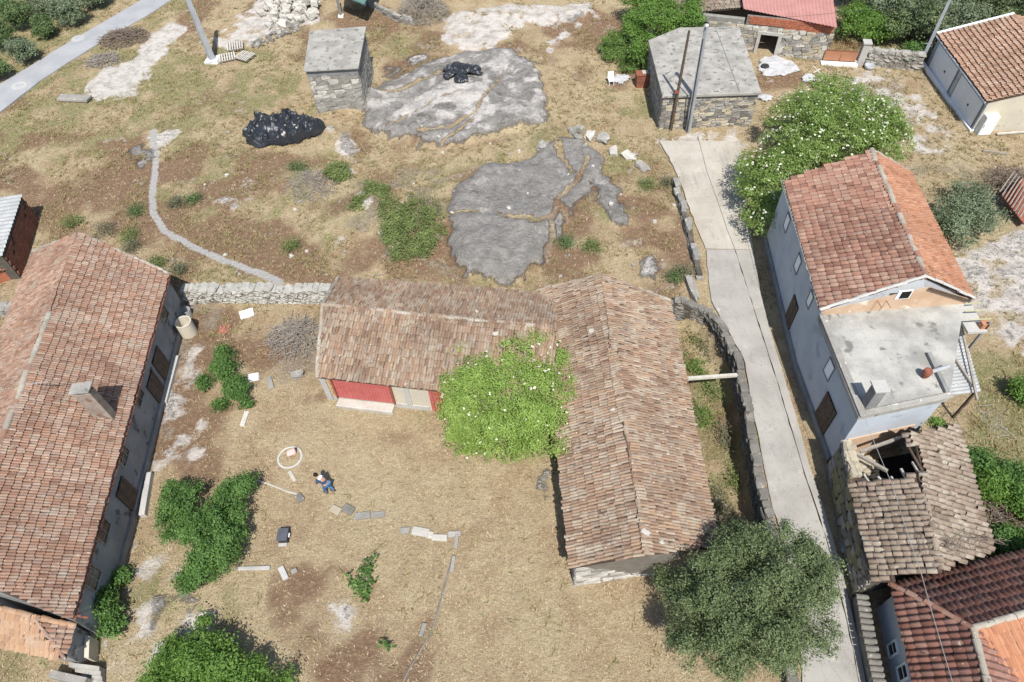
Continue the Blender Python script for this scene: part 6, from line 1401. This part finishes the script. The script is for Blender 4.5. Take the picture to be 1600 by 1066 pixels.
for px, py, lb in ((1340, 96 + 2, 'white enamel basin by the gate step'), (1357, 107, 'grey metal basin in front of the stone wall')):
    p = P(px, py); o = MB().lathe(p, [(.0, .02), (.3, .02), (.38, .32), (.42, .32), (.34, .0), (.0, .0)], 16).build('basin', M['white_paint' if 'white' in lb else 'metal_grey'], smooth=True); tag(o, lb, 'basin')
p = P(296, 520); o = MB().lathe(p, [(.0, .35), (.38, .35), (.42, 1.05), (.50, 1.05), (.50, .0), (.44, -.02)], 22).build('concrete_drum', M['plaster_cream'], smooth=False); tag(o, 'open cream concrete drum beside the long house', 'drum')
p = P(295, 492); o = MB().lathe(p, [(.0, .05), (.2, .05), (.24, .5), (.27, .5), (.22, .0)], 14).build('bucket', M['metal_grey']); tag(o, 'small metal bucket behind the concrete drum', 'bucket')
slab('mat', 'flat red mat on the ground near the drum', 'mat', G(350, 514), .5, .75, .06, -.2, 'red_mat'); slab('white_slab', 'tilted white slab near the stone wall', 'slab', G(386, 491), .85, .6, .18, .35, 'white_paint'); slab('white_slab', 'white slab at the edge of the smaller green bush', 'slab', G(397, 591), .6, .5, .16, .2, 'white_paint')
for px0, py0, px1, py1, lb in ((222, 742, 212, 800, 'inner'), (236, 742, 225, 808, 'outer')):
    t = thing('stone_trough', f'long grey stone trough along the house wall, {lb} one', 'trough', P(px0, py0), 'troughs by the house'); MB().beam(G(px0, py0) + (0, 0, .15), G(px1, py1) + (0, 0, .15), .3, .4).build('block', M['concrete'], t, bevel=.03)
MB_ = MB().beam(G(278, 560) + (0, 0, .08), G(259, 632) + (0, 0, .08), .28, .3).build('kerb', M['concrete']); tag(MB_, 'pale kerb strip at the foot of the long house', 'kerb')

# ring with pink bag and tools
p = G(453, 715); t = thing('well_ring', 'pale circular well rim set in the dry grass', 'well', p); MB().lathe(p + (0, 0, .0), [(.56, .03), (.62, .09), (.68, .03)], 36).build('rim', M['concrete'], t, smooth=True)
p = G(456, 709); o = MB().box(p + (0, 0, .14), .5, .38, .2, (nz((1, .35, 0)), nz((-.35, 1, 0)), up3), .03).build('pink_bag', M['pink_cloth'], bevel=.08); tag(o, 'pink bag lying on the well rim', 'bag')
MB().beam(p + (-.22, .05, .26), p + (.2, .2, .26), .03).build('strap', M['shoe'], o) if False else None
o = MB().box(G(463, 704) + (0, 0, .16), .12, .12, .14).build('camera_case', M['rubber'], bevel=.02); tag(o, 'small black case beside the pink bag', 'case')
slab('plank', 'short wooden plank between the well rim and the person', 'plank', G(456, 744), .16, .7, .08, .6, 'wood_pale')
p = G(445, 841); t = thing('transport_case', 'black hard case standing open-topped in the yard', 'case', p); MB().box(p + (0, .05, .18), .48, .6, .36).build('body', M['rubber'], t, bevel=.03); MB().box(p + (-.02, .05, .39), .52, .64, .07).build('lid', M['case_grey'], t, bevel=.02); MB().box(p + (.27, .05, .25), .05, .2, .06).build('handle', M['white_paint'], t); MB().box(p + (-.05, -.32, .02), .4, .2, .04).build('tray', M['concrete'], t)
# top buildings and low walls
t = thing('white_building', 'corner of a white rendered building at the top edge', 'building', P(560, 5)); MB().prism([x[:2] for x in (P(533, -6), P(572, 10), P(600, -40), P(540, -60))], -.2, 2.2).build('wall', M['white_paint'], t); MB().prism([x[:2] for x in (P(529, -8, 2.2), P(569, 8, 2.2), P(600, -45, 2.2), P(536, -66, 2.2))], 2.2, 2.3).build('roof_slab', M['green_mesh'], t)
stone_wall('low_wall', 'low curved rendered wall running from the white building', 'wall', [P(573, 5), P(600, 22), P(625, 34), P(645, 38)], -.2, .6, .35, .8, .3, 'stone', 'concrete')
stone_wall('low_wall', 'long grey wall along the top edge', 'wall', [P(700, -3), P(800, -8), P(985, -12)], -.2, .9, .5, .9, .36, 'stone_pale')
t = thing('tilting_slab', 'low stone ledge with a dark gap below the pale bare strip', 'ledge', P(120, 152)); MB().beam(P(95, 155) + (0, 0, .18), P(142, 158) + (0, 0, .2), .8, .22, .06).build('slab', M['stone'], t, bevel=.05)
t = thing('rusty_shed', 'open rust-red lean-to with grey poles stacked on it, right edge', 'lean-to', P(1590, 330))
MB().slab([P(1565, 305, .9), P(1612, 268, 1.1), P(1640, 330, .7), P(1600, 350, .5)], .08).build('roof', M['rust'], t)
for k in range(9): MB().beam(P(1562 + k * 4, 300 + k * 5, 1.0), P(1585 + k * 4, 268 + k * 4, 1.3), .07).build('stacked_pole', M['wood_grey'], t)
for k in range(3): MB().beam(P(1570 + k * 18, 325 + k * 5, 0), P(1570 + k * 18, 325 + k * 5, .7), .1).build('post', M['wood_brown'], t)
o = MB().beam(P(1535, 237) + (0, 0, .1), P(1572, 243) + (0, 0, .12), .12, jit=.01).build('log', M['wood_grey']); tag(o, 'thin grey log on the ground below the fridge', 'log')
o = MB().beam(P(1556, 212) + (0, 0, .15), P(1620, 208) + (0, 0, .2), .13, jit=.01).build('log', M['wood_pale']); tag(o, 'pale pole lying along the garage wall', 'log')
t = thing('terracotta_pot', 'orange pot among the green bushes behind the ruin', 'pot', P(1583, 815)); MB().lathe(P(1583, 815), [(.0, .02), (.15, .02), (.22, .4), (.26, .4), (.19, .0)], 14).build('pot', M['terracotta'], t)
# steps in the bottom left corner
t = thing('stone_steps', 'short flight of grey stone steps at the bottom left corner', 'steps', P(140, 1055))
for k in range(4): MB().prism([x[:2] for x in (P(118 + k * 7, 1040 + k * 7), P(165, 1046 + k * 7), P(165, 1053 + k * 7), P(118 + k * 7, 1047 + k * 7))], -.2, .55 - k * .13).build('step', M['concrete_roof'], t)
MB().beam(P(90, 1058) + (0, 0, .3), P(145, 1070) + (0, 0, .3), .3, .7).build('side_wall', M['stone'], t)
# overhead cable
def cable(label, pts, r, mat, sag=.15):
    m = MB(); out = []
    for a, b in zip(pts[:-1], pts[1:]):
        a = np.asarray(a); b = np.asarray(b)
        for i in range(10): u = i / 10; out.append(a + (b - a) * u - np.array([0, 0, sag * 4 * u * (1 - u)]))
    out.append(np.asarray(pts[-1])); m.tube(out, r, n=5); tag(m.build('overhead_cable', M[mat]), label, 'cable')
cable('pale twisted cable running over the house fronts and roofs along the lane', [P(1218, 275, 5.3), P(1250, 380, 5.2), P(1285, 490, 5.1), P(1346, 640, 5.0), P(1396, 762, 4.8), P(1440, 898, 4.7), P(1502, 1110, 4.6)], .011, 'cable_white', .05)
cable('thin dark wire crossing above the pink metal roof', [P(1190, 28, 6), P(1320, 18, 6), P(1480, 0, 8)], .012, 'cable', .1)
cable('thin dark wire in the bottom left corner', [P(30, 1020, 3), P(-20, 1090, 4)], .012, 'cable', .05)

# ================================================================== person
def skin_chain(name, verts, edges, mat, parent, sub=2):
    """verts: (x,y,z,r)"""
    me = bpy.data.meshes.new(name); org = origin_of(parent); me.from_pydata([tuple(np.array(v[:3]) - 0) for v in verts], edges, [])
    o = bpy.data.objects.new(name, me); COL.objects.link(o); o.parent = parent
    md = o.modifiers.new('skin', 'SKIN'); md.use_smooth_shade = True
    for i, v in enumerate(verts):
        s = me.skin_vertices[0].data[i]; s.radius = (v[3], v[3] if len(v) < 5 else v[4]); s.use_root = (i == 0)
    sb = o.modifiers.new('sub', 'SUBSURF'); sb.levels = sb.render_levels = sub
    me.materials.append(M[mat]); return o
def person(px, py):
    b = G(px, py); t = thing('person', 'dark-haired person in blue top and jeans, stooping forward over the dry grass', 'person', b)
    # local frame: x forward; person faces image left
    V = [(.0, 0, .92, .15, .11), (.07, 0, 1.08, .145, .1), (.20, 0, 1.28, .155, .105), (.30, 0, 1.42, .075), (.36, 0, 1.47, .06), (.42, 0, 1.55, .095), (.44, 0, 1.64, .085)]
    Ed = [(0, 1), (1, 2), (2, 3), (3, 4), (4, 5), (5, 6)]
    def leg(s, fx):
        k = len(V); V.extend([(.0, .1 * s, .88, .095), (fx * .5 + .08, .11 * s, .5, .065), (fx - .03, .11 * s, .1, .045), (fx + .12, .12 * s, .035, .04)]); Ed.extend([(0, k), (k, k + 1), (k + 1, k + 2), (k + 2, k + 3)])
    leg(1, .16); leg(-1, -.14)
    def arm(s, e, h):
        k = len(V); V.extend([(.24, .19 * s, 1.36, .062), (e[0], e[1] * s, e[2], .045), (h[0], h[1] * s, h[2], .032), (h[0] + .08, h[1] * s, h[2] - .01, .035)])
        Ed.extend([(2, k), (k, k + 1), (k + 1, k + 2), (k + 2, k + 3)])
        d = nz((1, 0, -.25))
        for i in range(5):
            off = (i - 1.5) * .022 * s if i < 4 else -.045 * s; q = len(V); o = np.array([h[0] + (.1 if i < 4 else .05), h[1] * s + off, h[2] - .01]); ln = (.07, .08, .075, .06, .05)[i]
            f1 = o + d * ln * .55; f2 = f1 + nz((.6, 0, -.8)) * ln * .5; V.extend([(*o, .011), (*f1, .01), (*f2, .008)]); Ed.extend([(k + 3, q), (q, q + 1), (q + 1, q + 2)])
    arm(1, (.36, .26, 1.12), (.58, .18, 1.02)); arm(-1, (.38, .26, 1.12), (.56, .14, 1.0))
    body = skin_chain('body', V, Ed, 'skin', t)
    sh_ = skin_chain('shirt', [(.02, 0, .93, .175, .13), (.08, 0, 1.08, .17, .125), (.20, 0, 1.29, .18, .13), (.27, 0, 1.38, .1), (.24, .19, 1.36, .082), (.33, .25, 1.18, .066), (.24, -.19, 1.36, .082), (.34, -.25, 1.18, .066)], [(0, 1), (1, 2), (2, 3), (2, 4), (4, 5), (2, 6), (6, 7)], 'shirt_blue', t)
    tr = skin_chain('trousers', [(.0, 0, .93, .165, .125), (.0, .1, .84, .115), (.16, .11, .5, .082), (.13, .11, .12, .068), (.0, -.1, .84, .115), (.01, -.11, .5, .082), (-.17, -.11, .12, .068)], [(0, 1), (1, 2), (2, 3), (0, 4), (4, 5), (5, 6)], 'jeans', t)
    hr = MB(); 
    n1, n2 = 12, 7; v = []; f = []
    for j in range(n2):
        th = j / (n2 - 1) * 1.75
        for i in range(n1): a = 2 * math.pi * i / n1; v.append((.415 + .125 * math.sin(th) * math.cos(a) - .02, .108 * math.sin(th) * math.sin(a), 1.62 + .125 * math.cos(th)))
    for j in range(n2 - 1):
        for i in range(n1): f.append((j * n1 + i, j * n1 + (i + 1) % n1, (j + 1) * n1 + (i + 1) % n1, (j + 1) * n1 + i))
    hr.add([(x + b[0], y + b[1], z + b[2]) for x, y, z in v], f); hair = hr.build('hair', M['hair'], t, smooth=True)
    for s in (1, -1):
        x0 = .17 if s > 0 else -.13; MB().box((b[0] + x0 + .02, b[1] + .115 * s, b[2] + .045), .29, .11, .09).build('shoe', M['shoe'], t, bevel=.03)
        MB().box((b[0] + .525, b[1] + .035 * s, b[2] + 1.575), .02, .03, .016).build('eye', M['hair'], t, bevel=.005); MB().box((b[0] + .43, b[1] + .1 * s, b[2] + 1.56), .05, .025, .07).build('ear', M['skin'], t, bevel=.01)
    MB().box((b[0] + .535, b[1], b[2] + 1.545), .04, .03, .05).build('nose', M['skin'], t, bevel=.01); MB().box((b[0] + .515, b[1], b[2] + 1.505), .02, .05, .012).build('mouth', M['pink_cloth'], t)
    MB().box((b[0] + .2, b[1] + .0, b[2] + 1.44), .14, .26, .03, (nz((1, 0, .5)), np.array([0, 1., 0]), nz((-.5, 0, 1)))).build('collar', M['white_paint'], t, bevel=.01)
    t.rotation_euler = (0, 0, math.radians(158))
person(516, 768)
